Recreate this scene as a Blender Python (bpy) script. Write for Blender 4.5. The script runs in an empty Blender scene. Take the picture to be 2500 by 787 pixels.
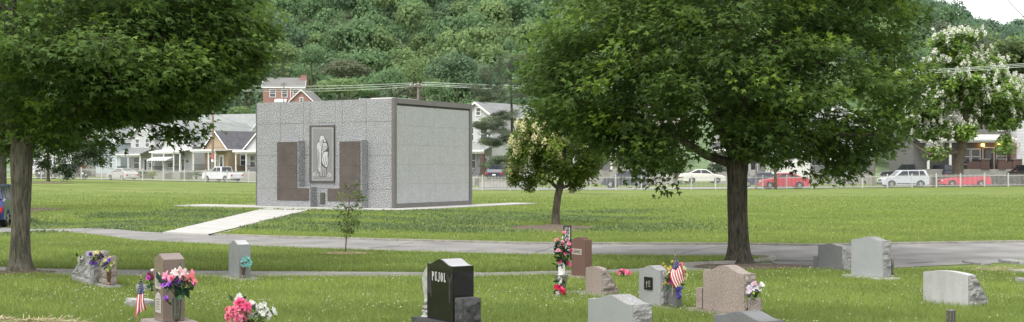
import bpy, bmesh, math, random
import numpy as np
from mathutils import Vector, Matrix, noise as mnoise

R = math.radians
random.seed(7)
rng = np.random.default_rng(7)
scene = bpy.context.scene
COL = scene.collection
F, HOR, CXP, EYE = 3000.0, 410.0, 1250.0, 1.65      # focal length in photo pixels, horizon row, centre column, eye height

# ------------------------------------------------------------------ terrain
def sst(a, b, x):
    t = np.clip((np.asarray(x, float) - a) / (b - a), 0, 1)
    return t * t * (3 - 2 * t)
FU = [-600, 100, 620, 700, 1155, 1900, 2500, 3100]
FZ = [.5, .5, .15, .1, -.15, -.22, -.05, 0]
SZ = [.3, .3, -.12, -.15, -.25, -.3, -.2, -.1]
FY = [128, 128, 122, 116, 96, 108, 113, 116]
def gz(x, y):
    x = np.asarray(x, float); y = np.asarray(y, float)
    u = CXP + F * x / np.maximum(y, 30.0)
    fy = np.interp(u, FU, FY)
    zf = np.interp(u, FU, FZ) * sst(58, 95, y)
    zs = np.interp(u, FU, SZ)
    t = sst(fy + 1.0, fy + 5.0, y)
    z = zf * (1 - t) + zs * t
    z = z - .35 * sst(-10, -17, x) * sst(23, 35, y) * (1 - sst(42, 48, y))
    return z
def gzs(x, y): return float(gz(x, y))
def gp(px, py):
    """ground point seen at a photo pixel"""
    k = (px - CXP) / F; z = 0.0; Y = 20.0
    for _ in range(25):
        Y = F * (EYE - z) / max(py - HOR, 1.0)
        z = .5 * z + .5 * gzs(k * Y, Y)
    return Vector((k * Y, Y, z))
def wp(px, py, Y):
    return Vector(((px - CXP) / F * Y, Y, EYE - (py - HOR) / F * Y))
def onG(px, Y, dz=0.0):
    x = (px - CXP) / F * Y
    return Vector((x, Y, gzs(x, Y) + dz))

# ------------------------------------------------------------------ materials
MATS = {}
def base_mat(name):
    m = bpy.data.materials.new(name); m.use_nodes = True
    nt = m.node_tree; b = nt.nodes['Principled BSDF']
    return m, nt, b
def N(nt, typ, **kw):
    n = nt.nodes.new(typ)
    for k, v in kw.items():
        if k.startswith('i_'):
            n.inputs[k[2:].replace('_', ' ')].default_value = v
        else:
            setattr(n, k, v)
    return n
def c4(c): return (c[0], c[1], c[2], 1)
def ramp(nt, stops):
    r = nt.nodes.new('ShaderNodeValToRGB')
    e = r.color_ramp.elements
    while len(e) > len(stops): e.remove(e[-1])
    while len(e) < len(stops): e.new(.5)
    for q, (p, c) in zip(e, stops): q.position = p; q.color = c4(c)
    return r
def pm(name, col, rough=.7, var=.15, scale=6, bump=0, bscale=60, metal=0, stretch=(1, 1, 1), spec=.4, coat=0):
    """plain procedural material: two-scale noise colour variation + noise bump"""
    if name in MATS: return MATS[name]
    m, nt, b = base_mat(name)
    tc = N(nt, 'ShaderNodeTexCoord'); mp = N(nt, 'ShaderNodeMapping')
    mp.inputs['Scale'].default_value = stretch
    nt.links.new(tc.outputs['Object'], mp.inputs[0])
    n1 = N(nt, 'ShaderNodeTexNoise', i_Scale=scale, i_Detail=6)
    nt.links.new(mp.outputs[0], n1.inputs['Vector'])
    lo = [max(0, c * (1 - var)) for c in col]; hi = [min(1, c * (1 + var)) for c in col]
    r = ramp(nt, [(.3, lo), (.7, hi)])
    nt.links.new(n1.outputs[0], r.inputs[0]); nt.links.new(r.outputs[0], b.inputs['Base Color'])
    b.inputs['Roughness'].default_value = rough; b.inputs['Metallic'].default_value = metal
    b.inputs['Specular IOR Level'].default_value = spec
    b.inputs['Coat Weight'].default_value = coat
    if bump:
        n2 = N(nt, 'ShaderNodeTexNoise', i_Scale=bscale, i_Detail=5)
        nt.links.new(mp.outputs[0], n2.inputs['Vector'])
        bp = N(nt, 'ShaderNodeBump', i_Strength=bump, i_Distance=.02)
        nt.links.new(n2.outputs[0], bp.inputs['Height']); nt.links.new(bp.outputs[0], b.inputs['Normal'])
    MATS[name] = m
    return m
def granite(name, dark, mid, light, scale=220, rough=.55, bump=.0, cloud=.12, stain=0):
    if name in MATS: return MATS[name]
    m, nt, b = base_mat(name)
    tc = N(nt, 'ShaderNodeTexCoord')
    n1 = N(nt, 'ShaderNodeTexNoise', i_Scale=scale, i_Detail=3, i_Roughness=.7)
    nt.links.new(tc.outputs['Object'], n1.inputs['Vector'])
    r = ramp(nt, [(.36, dark), (.48, mid), (.53, mid), (.64, light)])
    nt.links.new(n1.outputs[0], r.inputs[0])
    n2 = N(nt, 'ShaderNodeTexNoise', i_Scale=2.2, i_Detail=6, i_Roughness=.6)
    nt.links.new(tc.outputs['Object'], n2.inputs['Vector'])
    r2 = ramp(nt, [(.3, [1 - cloud * 1.6] * 3), (.65, [1 + 0 * cloud] * 3)])
    nt.links.new(n2.outputs[0], r2.inputs[0])
    mx = N(nt, 'ShaderNodeMixRGB', blend_type='MULTIPLY'); mx.inputs[0].default_value = 1
    nt.links.new(r.outputs[0], mx.inputs[1]); nt.links.new(r2.outputs[0], mx.inputs[2])
    out = mx
    if stain:
        mp = N(nt, 'ShaderNodeMapping'); mp.inputs['Scale'].default_value = (5, 5, .5)
        nt.links.new(tc.outputs['Object'], mp.inputs[0])
        n3 = N(nt, 'ShaderNodeTexNoise', i_Scale=1.5, i_Detail=5)
        nt.links.new(mp.outputs[0], n3.inputs['Vector'])
        r3 = ramp(nt, [(.35, [1 - stain] * 3), (.6, [1] * 3)])
        nt.links.new(n3.outputs[0], r3.inputs[0])
        mx2 = N(nt, 'ShaderNodeMixRGB', blend_type='MULTIPLY'); mx2.inputs[0].default_value = 1
        nt.links.new(mx.outputs[0], mx2.inputs[1]); nt.links.new(r3.outputs[0], mx2.inputs[2])
        out = mx2
    nt.links.new(out.outputs[0], b.inputs['Base Color'])
    b.inputs['Roughness'].default_value = rough
    if bump:
        n4 = N(nt, 'ShaderNodeTexNoise', i_Scale=45, i_Detail=6)
        nt.links.new(tc.outputs['Object'], n4.inputs['Vector'])
        bp = N(nt, 'ShaderNodeBump', i_Strength=bump, i_Distance=.02)
        nt.links.new(n4.outputs[0], bp.inputs['Height']); nt.links.new(bp.outputs[0], b.inputs['Normal'])
    MATS[name] = m
    return m
def leafmat(name, col, trans=.35, rough=.55, yellow=(1.25, 1.1, .6), spec=.3):
    """per-leaf tint attribute drives brightness and a shift to yellow green"""
    if name in MATS: return MATS[name]
    m, nt, b = base_mat(name)
    at = N(nt, 'ShaderNodeAttribute', attribute_name='tint')
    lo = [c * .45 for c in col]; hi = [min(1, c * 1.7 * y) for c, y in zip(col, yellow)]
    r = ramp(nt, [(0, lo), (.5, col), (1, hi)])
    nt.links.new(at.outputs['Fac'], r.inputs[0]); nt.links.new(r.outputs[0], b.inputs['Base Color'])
    b.inputs['Roughness'].default_value = rough; b.inputs['Specular IOR Level'].default_value = spec
    if trans:
        tr = N(nt, 'ShaderNodeBsdfTranslucent'); nt.links.new(r.outputs[0], tr.inputs['Color'])
        mx = N(nt, 'ShaderNodeMixShader'); mx.inputs[0].default_value = trans
        out = nt.nodes['Material Output']
        nt.links.new(b.outputs[0], mx.inputs[1]); nt.links.new(tr.outputs[0], mx.inputs[2])
        nt.links.new(mx.outputs[0], out.inputs['Surface'])
    MATS[name] = m
    return m
def siding(name, col, pitch=.18):
    if name in MATS: return MATS[name]
    m, nt, b = base_mat(name)
    tc = N(nt, 'ShaderNodeTexCoord'); sp = N(nt, 'ShaderNodeSeparateXYZ')
    nt.links.new(tc.outputs['Object'], sp.inputs[0])
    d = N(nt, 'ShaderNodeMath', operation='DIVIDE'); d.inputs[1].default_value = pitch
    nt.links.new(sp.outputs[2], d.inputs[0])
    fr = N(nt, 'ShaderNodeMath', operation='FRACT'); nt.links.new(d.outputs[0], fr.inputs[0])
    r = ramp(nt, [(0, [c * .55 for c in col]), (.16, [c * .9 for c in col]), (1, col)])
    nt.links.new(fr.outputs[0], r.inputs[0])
    n2 = N(nt, 'ShaderNodeTexNoise', i_Scale=1.3, i_Detail=5); nt.links.new(tc.outputs['Object'], n2.inputs['Vector'])
    r2 = ramp(nt, [(.3, [.85] * 3), (.7, [1] * 3)]); nt.links.new(n2.outputs[0], r2.inputs[0])
    mx = N(nt, 'ShaderNodeMixRGB', blend_type='MULTIPLY'); mx.inputs[0].default_value = 1
    nt.links.new(r.outputs[0], mx.inputs[1]); nt.links.new(r2.outputs[0], mx.inputs[2])
    nt.links.new(mx.outputs[0], b.inputs['Base Color']); b.inputs['Roughness'].default_value = .6
    MATS[name] = m
    return m
def brickmat(name, c1, c2, mortar, sc=4.0):
    if name in MATS: return MATS[name]
    m, nt, b = base_mat(name)
    tc = N(nt, 'ShaderNodeTexCoord'); mp = N(nt, 'ShaderNodeMapping'); mp.inputs['Rotation'].default_value = (R(90), 0, 0)
    nt.links.new(tc.outputs['Object'], mp.inputs[0])
    bt = N(nt, 'ShaderNodeTexBrick', i_Scale=sc); bt.inputs['Color1'].default_value = c4(c1); bt.inputs['Color2'].default_value = c4(c2)
    bt.inputs['Mortar'].default_value = c4(mortar)
    nt.links.new(mp.outputs[0], bt.inputs[0]); nt.links.new(bt.outputs[0], b.inputs['Base Color'])
    b.inputs['Roughness'].default_value = .85
    MATS[name] = m
    return m
def emis(name, col, s):
    m, nt, b = base_mat(name)
    b.inputs['Emission Color'].default_value = c4(col); b.inputs['Emission Strength'].default_value = s
    b.inputs['Base Color'].default_value = c4(col)
    return m
def barkmat(name, dark, light, vs=14):
    if name in MATS: return MATS[name]
    m, nt, b = base_mat(name)
    tc = N(nt, 'ShaderNodeTexCoord'); mp = N(nt, 'ShaderNodeMapping'); mp.inputs['Scale'].default_value = (1, 1, .13)
    nt.links.new(tc.outputs['Object'], mp.inputs[0])
    n1 = N(nt, 'ShaderNodeTexNoise', i_Scale=vs * 2.4, i_Detail=8, i_Roughness=.65, i_Distortion=.6)
    nt.links.new(mp.outputs[0], n1.inputs['Vector'])
    n3 = N(nt, 'ShaderNodeTexNoise', i_Scale=3, i_Detail=5); nt.links.new(tc.outputs['Object'], n3.inputs['Vector'])
    r = ramp(nt, [(.36, dark), (.6, light)]); nt.links.new(n1.outputs[0], r.inputs[0])
    r3 = ramp(nt, [(.3, [.7, .75, .62]), (.7, [1.1, 1.05, 1])]); nt.links.new(n3.outputs[0], r3.inputs[0])
    mx = N(nt, 'ShaderNodeMixRGB', blend_type='MULTIPLY'); mx.inputs[0].default_value = 1
    nt.links.new(r.outputs[0], mx.inputs[1]); nt.links.new(r3.outputs[0], mx.inputs[2])
    nt.links.new(mx.outputs[0], b.inputs['Base Color']); b.inputs['Roughness'].default_value = .9
    b.inputs['Specular IOR Level'].default_value = .2
    bp = N(nt, 'ShaderNodeBump', i_Strength=.9, i_Distance=.03)
    nt.links.new(n1.outputs[0], bp.inputs['Height']); nt.links.new(bp.outputs[0], b.inputs['Normal'])
    MATS[name] = m
    return m

# ------------------------------------------------------------------ mesh helpers
def tag(o, label=None, cat=None, group=None, kind=None):
    if label: o['label'] = label
    if cat: o['category'] = cat
    if group: o['group'] = group
    if kind: o['kind'] = kind
    return o
def empty(name, label, cat, loc=(0, 0, 0), rotz=0, group=None):
    o = bpy.data.objects.new(name, None); COL.objects.link(o)
    o.location = loc; o.rotation_euler = (0, 0, rotz); o.empty_display_size = .2
    return tag(o, label, cat, group)
class MB:
    def __init__(s): s.V = []; s.Fc = []; s.M = []; s.mi = 0
    def add(s, vs, fs, mi=None):
        o = len(s.V); s.V.extend([tuple(v) for v in vs])
        for f in fs: s.Fc.append([o + i for i in f]); s.M.append(s.mi if mi is None else mi)
        return s
    def box(s, c, d, rz=0, mi=None, ry=0, rx=0):
        hx, hy, hz = d[0] / 2, d[1] / 2, d[2] / 2
        m = Matrix.Translation(c) @ Matrix.Rotation(rz, 4, 'Z') @ Matrix.Rotation(ry, 4, 'Y') @ Matrix.Rotation(rx, 4, 'X')
        vs = [m @ Vector((x * hx, y * hy, z * hz)) for z in (-1, 1) for x, y in ((-1, -1), (1, -1), (1, 1), (-1, 1))]
        return s.add(vs, [(3, 2, 1, 0), (4, 5, 6, 7), (0, 1, 5, 4), (1, 2, 6, 5), (2, 3, 7, 6), (3, 0, 4, 7)], mi)
    def bb(s, x0, x1, y0, y1, z0, z1, mi=None):
        return s.box(((x0 + x1) / 2, (y0 + y1) / 2, (z0 + z1) / 2), (abs(x1 - x0), abs(y1 - y0), abs(z1 - z0)), mi=mi)
    def prism(s, poly, a0, a1, axis='y', mi=None):
        """extrude a 2-D polygon; axis y: poly is (x,z); axis x: poly is (y,z); axis z: poly is (x,y)"""
        n = len(poly)
        def p(q, a): return {'y': (q[0], a, q[1]), 'x': (a, q[0], q[1]), 'z': (q[0], q[1], a)}[axis]
        vs = [p(q, a0) for q in poly] + [p(q, a1) for q in poly]
        fs = [tuple(range(n)), tuple(range(2 * n - 1, n - 1, -1))]
        fs += [((i + 1) % n, i, n + i, n + (i + 1) % n) for i in range(n)]
        return s.add(vs, fs, mi)
    def tube(s, pts, rad, n=8, mi=None, cap=True):
        pts = [Vector(p) for p in pts]
        rad = [rad] * len(pts) if isinstance(rad, (int, float)) else rad
        o = []; ref = None
        for i, p in enumerate(pts):
            d = (pts[min(i + 1, len(pts) - 1)] - pts[max(i - 1, 0)]).normalized()
            if ref is None:
                ref = Vector((1, 0, 0)) if abs(d.x) < .8 else Vector((0, 1, 0))
            a = (ref - d * ref.dot(d)).normalized(); ref = a; b = d.cross(a)
            o += [p + (a * math.cos(2 * math.pi * k / n) + b * math.sin(2 * math.pi * k / n)) * rad[i] for k in range(n)]
        fs = []
        for i in range(len(pts) - 1):
            for k in range(n):
                fs.append((i * n + k, i * n + (k + 1) % n, (i + 1) * n + (k + 1) % n, (i + 1) * n + k))
        if cap: fs += [tuple(range(n - 1, -1, -1)), tuple((len(pts) - 1) * n + k for k in range(n))]
        return s.add(o, fs, mi)
    def lathe(s, prof, c=(0, 0, 0), n=20, mi=None):
        o = []
        for r, z in prof:
            o += [(c[0] + r * math.cos(2 * math.pi * k / n), c[1] + r * math.sin(2 * math.pi * k / n), c[2] + z) for k in range(n)]
        fs = []
        for i in range(len(prof) - 1):
            for k in range(n): fs.append((i * n + k, i * n + (k + 1) % n, (i + 1) * n + (k + 1) % n, (i + 1) * n + k))
        fs += [tuple(range(n - 1, -1, -1)), tuple((len(prof) - 1) * n + k for k in range(n))]
        return s.add(o, fs, mi)
    def ball(s, c, r, n=10, m=7, mi=None):
        r = (r, r, r) if isinstance(r, (int, float)) else r
        o = []; fs = []
        for i in range(m + 1):
            t = math.pi * i / m
            for k in range(n):
                p = 2 * math.pi * k / n
                o.append((c[0] + r[0] * math.sin(t) * math.cos(p), c[1] + r[1] * math.sin(t) * math.sin(p), c[2] - r[2] * math.cos(t)))
        for i in range(m):
            for k in range(n): fs.append((i * n + k, i * n + (k + 1) % n, (i + 1) * n + (k + 1) % n, (i + 1) * n + k))
        return s.add(o, fs, mi)
    def rough(s, p00, p10, p11, p01, n=10, m=12, amp=.02, sc=9, mi=None, seed=0):
        """rock-pitched face: displaced grid on a quad, edges kept"""
        p00, p10, p11, p01 = map(Vector, (p00, p10, p11, p01))
        nn = (p10 - p00).cross(p01 - p00).normalized()
        o = []
        for j in range(m + 1):
            for i in range(n + 1):
                a, b = i / n, j / m
                p = p00.lerp(p10, a).lerp(p01.lerp(p11, a), b)
                e = min(a, 1 - a, b, 1 - b)
                q = p * sc + Vector((seed, seed * 1.7, 0))
                h = abs(mnoise.noise(q)) * 1.3 + .5 * mnoise.noise(q * 2.3) + .4
                h += .35 * mnoise.cell(q * 1.6)
                o.append(p + nn * amp * h * min(1, e * 7 + .12))
        fs = [(j * (n + 1) + i, j * (n + 1) + i + 1, (j + 1) * (n + 1) + i + 1, (j + 1) * (n + 1) + i) for j in range(m) for i in range(n)]
        return s.add(o, fs, mi)
    def build(s, name, mats, parent=None, smooth=False, bevel=0, label=None, loc=None, merge=False, seg=2):
        me = bpy.data.meshes.new(name); me.from_pydata(s.V, [], s.Fc)
        mats = mats if isinstance(mats, (list, tuple)) else [mats]
        for m in mats: me.materials.append(m)
        me.polygons.foreach_set('material_index', s.M)
        if bevel or merge:
            bm = bmesh.new(); bm.from_mesh(me)
            if merge: bmesh.ops.remove_doubles(bm, verts=bm.verts, dist=1e-4)
            if bevel:
                es = [e for e in bm.edges if len(e.link_faces) == 2 and e.calc_face_angle(0) > R(32)]
                bmesh.ops.bevel(bm, geom=es, offset=bevel, segments=seg, affect='EDGES', clamp_overlap=True)
            bmesh.ops.recalc_face_normals(bm, faces=bm.faces)
            bm.to_mesh(me); bm.free()
        if smooth: me.polygons.foreach_set('use_smooth', [True] * len(me.polygons))
        me.update()
        o = bpy.data.objects.new(name, me); COL.objects.link(o)
        if parent: o.parent = parent
        if loc is not None: o.location = loc
        if label: o['label'] = label
        return o
def fast(name, V, k, mat, parent=None, tint=None, smooth=False, midx=None):
    """numpy mesh of independent k-gons, V is (n*k,3)"""
    V = np.ascontiguousarray(V, dtype=np.float32); nv = len(V); nf = nv // k
    me = bpy.data.meshes.new(name)
    me.vertices.add(nv); me.vertices.foreach_set('co', V.ravel())
    me.loops.add(nv); me.loops.foreach_set('vertex_index', np.arange(nv, dtype=np.int32))
    me.polygons.add(nf); me.polygons.foreach_set('loop_start', np.arange(0, nv, k, dtype=np.int32))
    try: me.polygons.foreach_set('loop_total', np.full(nf, k, dtype=np.int32))
    except Exception: pass
    for m in (mat if isinstance(mat, (list, tuple)) else [mat]): me.materials.append(m)
    if midx is not None: me.polygons.foreach_set('material_index', np.asarray(midx, dtype=np.int32))
    if tint is not None:
        a = me.attributes.new('tint', 'FLOAT', 'POINT'); a.data.foreach_set('value', np.clip(tint, 0, 1).astype(np.float32))
    if smooth: me.polygons.foreach_set('use_smooth', np.ones(nf, dtype=bool))
    me.update(calc_edges=True)
    o = bpy.data.objects.new(name, me); COL.objects.link(o)
    if parent: o.parent = parent
    return o
def strip(name, A, B, na, nb, zoff, mat, kind='structure', label=None):
    """sheet between two ground polylines (lists of xy), following the terrain"""
    def resample(P, n):
        P = np.array([(p[0], p[1]) for p in P]); d = np.r_[0, np.cumsum(np.hypot(*np.diff(P, axis=0).T))]
        t = np.linspace(0, d[-1], n); return np.c_[np.interp(t, d, P[:, 0]), np.interp(t, d, P[:, 1])]
    a, b = resample(A, na), resample(B, na)
    t = np.linspace(0, 1, nb)
    G = a[:, None, :] * (1 - t)[None, :, None] + b[:, None, :] * t[None, :, None]
    z = gz(G[..., 0], G[..., 1]) + zoff
    V = np.dstack([G, z]).reshape(-1, 3)
    fs = [(i * nb + j, (i + 1) * nb + j, (i + 1) * nb + j + 1, i * nb + j + 1) for i in range(na - 1) for j in range(nb - 1)]
    mb = MB().add(V, fs); o = mb.build(name, mat, smooth=True)
    fix_up(o)
    return tag(o, label, None, None, kind)
def fix_up(o):
    me = o.data
    if len(me.polygons) and me.polygons[len(me.polygons) // 2].normal.z < 0: me.flip_normals()
def kerb(name, P, w, h, mat, n=80):
    P = np.array([(p[0], p[1]) for p in P]); d = np.r_[0, np.cumsum(np.hypot(*np.diff(P, axis=0).T))]
    t = np.linspace(0, d[-1], n); C = np.c_[np.interp(t, d, P[:, 0]), np.interp(t, d, P[:, 1])]
    T = np.gradient(C, axis=0); T /= np.linalg.norm(T, axis=1)[:, None]; Nn = np.c_[-T[:, 1], T[:, 0]]
    V = []; 
    for i in range(n):
        z = gzs(*C[i])
        for s_, zz in ((-.5, -.05), (-.42, h), (.42, h), (.5, -.05)):
            q = C[i] + Nn[i] * w * s_; V.append((q[0], q[1], z + zz))
    fs = [(i * 4 + k, (i + 1) * 4 + k, (i + 1) * 4 + k + 1, i * 4 + k + 1) for i in range(n - 1) for k in range(3)]
    o = MB().add(V, fs).build(name, mat); fix_up(o)
    return tag(o, kind='structure')
def disc(name, c, rx, ry, zoff, mat, seed=0, dome=0, n=44, kind='structure', rag=.28):
    V = []; rings = 5
    for j in range(rings + 1):
        f = j / rings
        for i in range(n):
            a = 2 * math.pi * i / n
            w = 1 + rag * mnoise.noise(Vector((math.cos(a) * 1.6, math.sin(a) * 1.6, seed))) + rag * .6 * mnoise.noise(Vector((math.cos(a) * 5, math.sin(a) * 5, seed + 3)))
            x, y = c[0] + rx * f * w * math.cos(a), c[1] + ry * f * w * math.sin(a)
            V.append((x, y, gzs(x, y) + zoff + dome * (1 - f * f) + (dome * .35 * mnoise.noise(Vector((x * 5, y * 5, seed))) if 0 < f < 1 else 0)))
    fs = [(j * n + i, j * n + (i + 1) % n, (j + 1) * n + (i + 1) % n, (j + 1) * n + i) for j in range(rings) for i in range(n)]
    o = MB().add(V, fs).build(name, mat, smooth=True); fix_up(o)
    return tag(o, kind=kind)

# ------------------------------------------------------------------ camera, world, sun
cam = bpy.data.cameras.new('camera'); camo = bpy.data.objects.new('camera', cam); COL.objects.link(camo)
camo.location = (0, 0, EYE); camo.rotation_euler = (R(90), 0, 0)
cam.sensor_width = 36; cam.lens = 36 * F / 2500.0
cam.shift_y = (HOR - 393.5) / 2500.0
cam.clip_end = 6000; cam.clip_start = .1
scene.camera = camo
scene.view_settings.view_transform = 'Standard'; scene.view_settings.look = 'None'; scene.view_settings.exposure = 0
SUN_EL, SUN_AZ = 58, 215       # sun behind the camera, to the left (compass: 0 = +Y, clockwise)
w = bpy.data.worlds.new('World'); scene.world = w; w.use_nodes = True
nt = w.node_tree; bg = nt.nodes['Background']
sky = N(nt, 'ShaderNodeTexSky', sky_type='NISHITA', sun_disc=False)
sky.sun_elevation = R(SUN_EL); sky.sun_rotation = R(SUN_AZ); sky.dust_density = 6; sky.air_density = 1.2; sky.ozone_density = 1
hs = N(nt, 'ShaderNodeHueSaturation', i_Saturation=.25, i_Value=1.3)
cloud = N(nt, 'ShaderNodeMixRGB'); cloud.inputs[0].default_value = .7; cloud.inputs[2].default_value = (13.8, 13.8, 13.9, 1)   # bright even cloud layer over the clear sky
nt.links.new(sky.outputs[0], hs.inputs['Color']); nt.links.new(hs.outputs[0], cloud.inputs[1]); nt.links.new(cloud.outputs[0], bg.inputs['Color'])
bg.inputs['Strength'].default_value = .15
sl = bpy.data.lights.new('sun', 'SUN'); so = bpy.data.objects.new('sun', sl); COL.objects.link(so)
sl.energy = 2.25; sl.angle = R(14); sl.color = (1, .96, .9)
az, el = R(SUN_AZ), R(SUN_EL)
sd = Vector((math.sin(az) * math.cos(el), math.cos(az) * math.cos(el), math.sin(el)))
so.rotation_euler = sd.to_track_quat('Z', 'Y').to_euler(); so.location = (-20, -20, 60)

# ------------------------------------------------------------------ shared materials
def grassmat():
    m, nt, b = base_mat('lawn')
    tc = N(nt, 'ShaderNodeTexCoord')
    def nz(scale, st=(1, 1, 1), det=6, rough=.6):
        mp = N(nt, 'ShaderNodeMapping'); mp.inputs['Scale'].default_value = st
        nt.links.new(tc.outputs['Object'], mp.inputs[0])
        n = N(nt, 'ShaderNodeTexNoise', i_Scale=scale, i_Detail=det, i_Roughness=rough)
        nt.links.new(mp.outputs[0], n.inputs['Vector']); return n
    big = nz(.16, (.35, 1.5, 1)); mid = nz(1.0, (.45, .8, 1)); fine = nz(9, (1, .35, 1), 9, .85)
    r1 = ramp(nt, [(.32, (.12, .175, .043)), (.5, (.165, .215, .06)), (.7, (.21, .235, .085))])
    nt.links.new(big.outputs[0], r1.inputs[0])
    r2 = ramp(nt, [(.3, (.66, .74, .58)), (.52, (1, 1, 1)), (.72, (1.26, 1.16, 1.22))])
    nt.links.new(mid.outputs[0], r2.inputs[0])
    r3 = ramp(nt, [(.32, (.62, .66, .58)), (.52, (.97, .97, .97)), (.72, (1.3, 1.25, 1.25))])
    nt.links.new(fine.outputs[0], r3.inputs[0])
    a = N(nt, 'ShaderNodeMixRGB', blend_type='MULTIPLY'); a.inputs[0].default_value = 1
    c = N(nt, 'ShaderNodeMixRGB', blend_type='MULTIPLY'); c.inputs[0].default_value = 1
    nt.links.new(r1.outputs[0], a.inputs[1]); nt.links.new(r2.outputs[0], a.inputs[2])
    nt.links.new(a.outputs[0], c.inputs[1]); nt.links.new(r3.outputs[0], c.inputs[2])
    # worn, dry spots
    dry = nz(.33, (.6, 1, 1), 8, .7)
    rd = ramp(nt, [(.62, (0, 0, 0)), (.74, (.75, .75, .75))]); nt.links.new(dry.outputs[0], rd.inputs[0])
    d = N(nt, 'ShaderNodeMixRGB'); d.inputs[2].default_value = (.2, .19, .075, 1)
    nt.links.new(rd.outputs[0], d.inputs[0]); nt.links.new(c.outputs[0], d.inputs[1])
    nt.links.new(d.outputs[0], b.inputs['Base Color']); b.inputs['Roughness'].default_value = .9
    b.inputs['Specular IOR Level'].default_value = .1
    bp = N(nt, 'ShaderNodeBump', i_Strength=.7, i_Distance=.05)
    nt.links.new(fine.outputs[0], bp.inputs['Height']); nt.links.new(bp.outputs[0], b.inputs['Normal'])
    return m
M_lawn = grassmat()
M_asphalt = pm('asphalt', (.225, .22, .212), .9, .24, 1.1, .5, 160, spec=.2)
M_asphalt2 = pm('asphalt_path', (.21, .205, .195), .9, .2, 2.5, .5, 160, spec=.2)
M_street = pm('street_asphalt', (.22, .22, .22), .9, .15, .6)
M_conc = pm('concrete', (.40, .395, .375), .85, .07, 2, .1, 80, spec=.2)
M_conc2 = pm('old_concrete', (.3, .285, .26), .9, .22, 5, .3, 80, spec=.2)
M_tar = pm('tar', (.05, .05, .05), .8, .2)
M_mulch = pm('mulch', (.145, .115, .09), .95, .6, 28, 1, 70, spec=.1)
M_soil = pm('dry_soil', (.25, .21, .13), .95, .4, 9, .8, 60, spec=.1)
M_straw = leafmat('straw', (.46, .39, .26), 0, yellow=(1, 1, .95))
M_bark = barkmat('maple_bark', (.03, .026, .022), (.12, .11, .095))
M_bark_l = barkmat('maple_bark_grey', (.06, .056, .048), (.2, .185, .16))
M_bark_s = barkmat('smooth_bark', (.06, .052, .042), (.18, .16, .13))
M_leaf = leafmat('maple_leaf', (.112, .19, .046), .5)
M_leafL = leafmat('maple_leaf_olive', (.122, .205, .052), .5)
M_glass = pm('dark_glass', (.03, .035, .04), .08, .2, spec=.6)
M_wglass = pm('window_glass', (.07, .08, .09), .1, .3, 1.5, spec=.6)
M_white = pm('white_paint', (.78, .78, .77), .55, .06, 3)
M_offwhite = pm('off_white_paint', (.62, .61, .58), .6, .1, 3)
M_black = pm('black_metal', (.02, .02, .022), .45, .2)
M_tyre = pm('tyre_rubber', (.018, .018, .018), .85, .2)
M_rim = pm('alloy_rim', (.55, .56, .57), .3, .1, metal=.7)
M_trim = pm('dark_plastic', (.035, .035, .037), .6, .2)
M_wood = pm('pole_wood', (.25, .19, .14), .9, .25, 5, .4, 30, stretch=(1, 1, .1))
M_pole2 = pm('grey_pole_wood', (.2, .18, .16), .9, .2, 5)
M_wire = pm('cable', (.5, .55, .5), .6, .1)
M_dkwire = pm('dark_cable', (.2, .2, .22), .6, .1)
M_stem = leafmat('stem_green', (.05, .1, .025), .2)

# ------------------------------------------------------------------ ground, roads, paving
def build_ground():
    xs = np.unique(np.r_[np.linspace(-1500, -130, 18), np.linspace(-130, -30, 41), np.linspace(-30, 30, 61), np.linspace(30, 130, 41), np.linspace(130, 1500, 18)])
    ys = np.unique(np.r_[np.linspace(-60, 0, 9), np.linspace(0, 60, 61), np.linspace(60, 170, 89), np.linspace(170, 400, 24), np.linspace(400, 3000, 12)])
    X, Y = np.meshgrid(xs, ys); Z = gz(X, Y)
    V = np.dstack([X, Y, Z]).reshape(-1, 3); nx = len(xs)
    fs = [(j * nx + i, j * nx + i + 1, (j + 1) * nx + i + 1, (j + 1) * nx + i) for j in range(len(ys) - 1) for i in range(nx - 1)]
    tag(MB().add(V, fs).build('ground', M_lawn, smooth=True), kind='structure')
build_ground()
G = lambda L: [gp(*p) for p in L]
road_far = G([(-150, 548), (0, 554.5), (340, 566), (510, 575), (700, 582), (1000, 590), (1300, 597.5), (1780, 599), (2000, 601.5), (2180, 598), (2500, 593), (2800, 588)])
road_near = G([(-150, 560), (0, 569), (340, 588.5), (620, 602.5), (1000, 615), (1300, 623), (1640, 625), (1800, 627), (1852, 631), (1893, 645), (1960, 659), (2180, 655), (2500, 640), (2800, 632)])
strip('road', road_far, road_near, 160, 6, .008, M_asphalt)
path_far = G([(-150, 648), (0, 652), (85, 656), (200, 658), (560, 662.5), (1000, 665), (1200, 666.5), (1400, 661), (1550, 657), (1680, 650), (1800, 646), (1880, 642)])
path_near = G([(-150, 655), (0, 661), (85, 668), (200, 676), (560, 676.5), (1000, 676), (1200, 675.5), (1400, 670.5), (1550, 668), (1680, 664), (1800, 660), (1925, 658)])
strip('path', path_far, path_near, 120, 4, .004, M_asphalt2)
kerb('kerb', G([(1660, 650.5), (1720, 648), (1800, 644.5), (1850, 641), (1882, 637), (1888, 633), (1872, 630.5), (1845, 629), (1820, 628)]), .13, .06, M_conc2, 90)
kerb('kerb', [p + Vector((0, .06, 0)) for p in G([(525, 576), (700, 582), (1000, 590), (1300, 597.5), (1780, 599), (2000, 601.5), (2180, 598), (2500, 593), (2800, 588)])], .1, .05, M_conc2, 120)
def seam(pts, w, zoff=.012, name='tar_seam'):
    P = G(pts); A = [p + Vector((0, w, 0)) for p in P]; B = [p - Vector((0, w, 0)) for p in P]
    strip(name, A, B, 30, 2, zoff, M_tar)
seam([(555, 592), (600, 589), (640, 588), (665, 586)], .03)
seam([(900, 607), (960, 604), (985, 597), (1010, 594)], .05)
seam([(1308, 617), (1335, 610), (1350, 604)], .05)
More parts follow.
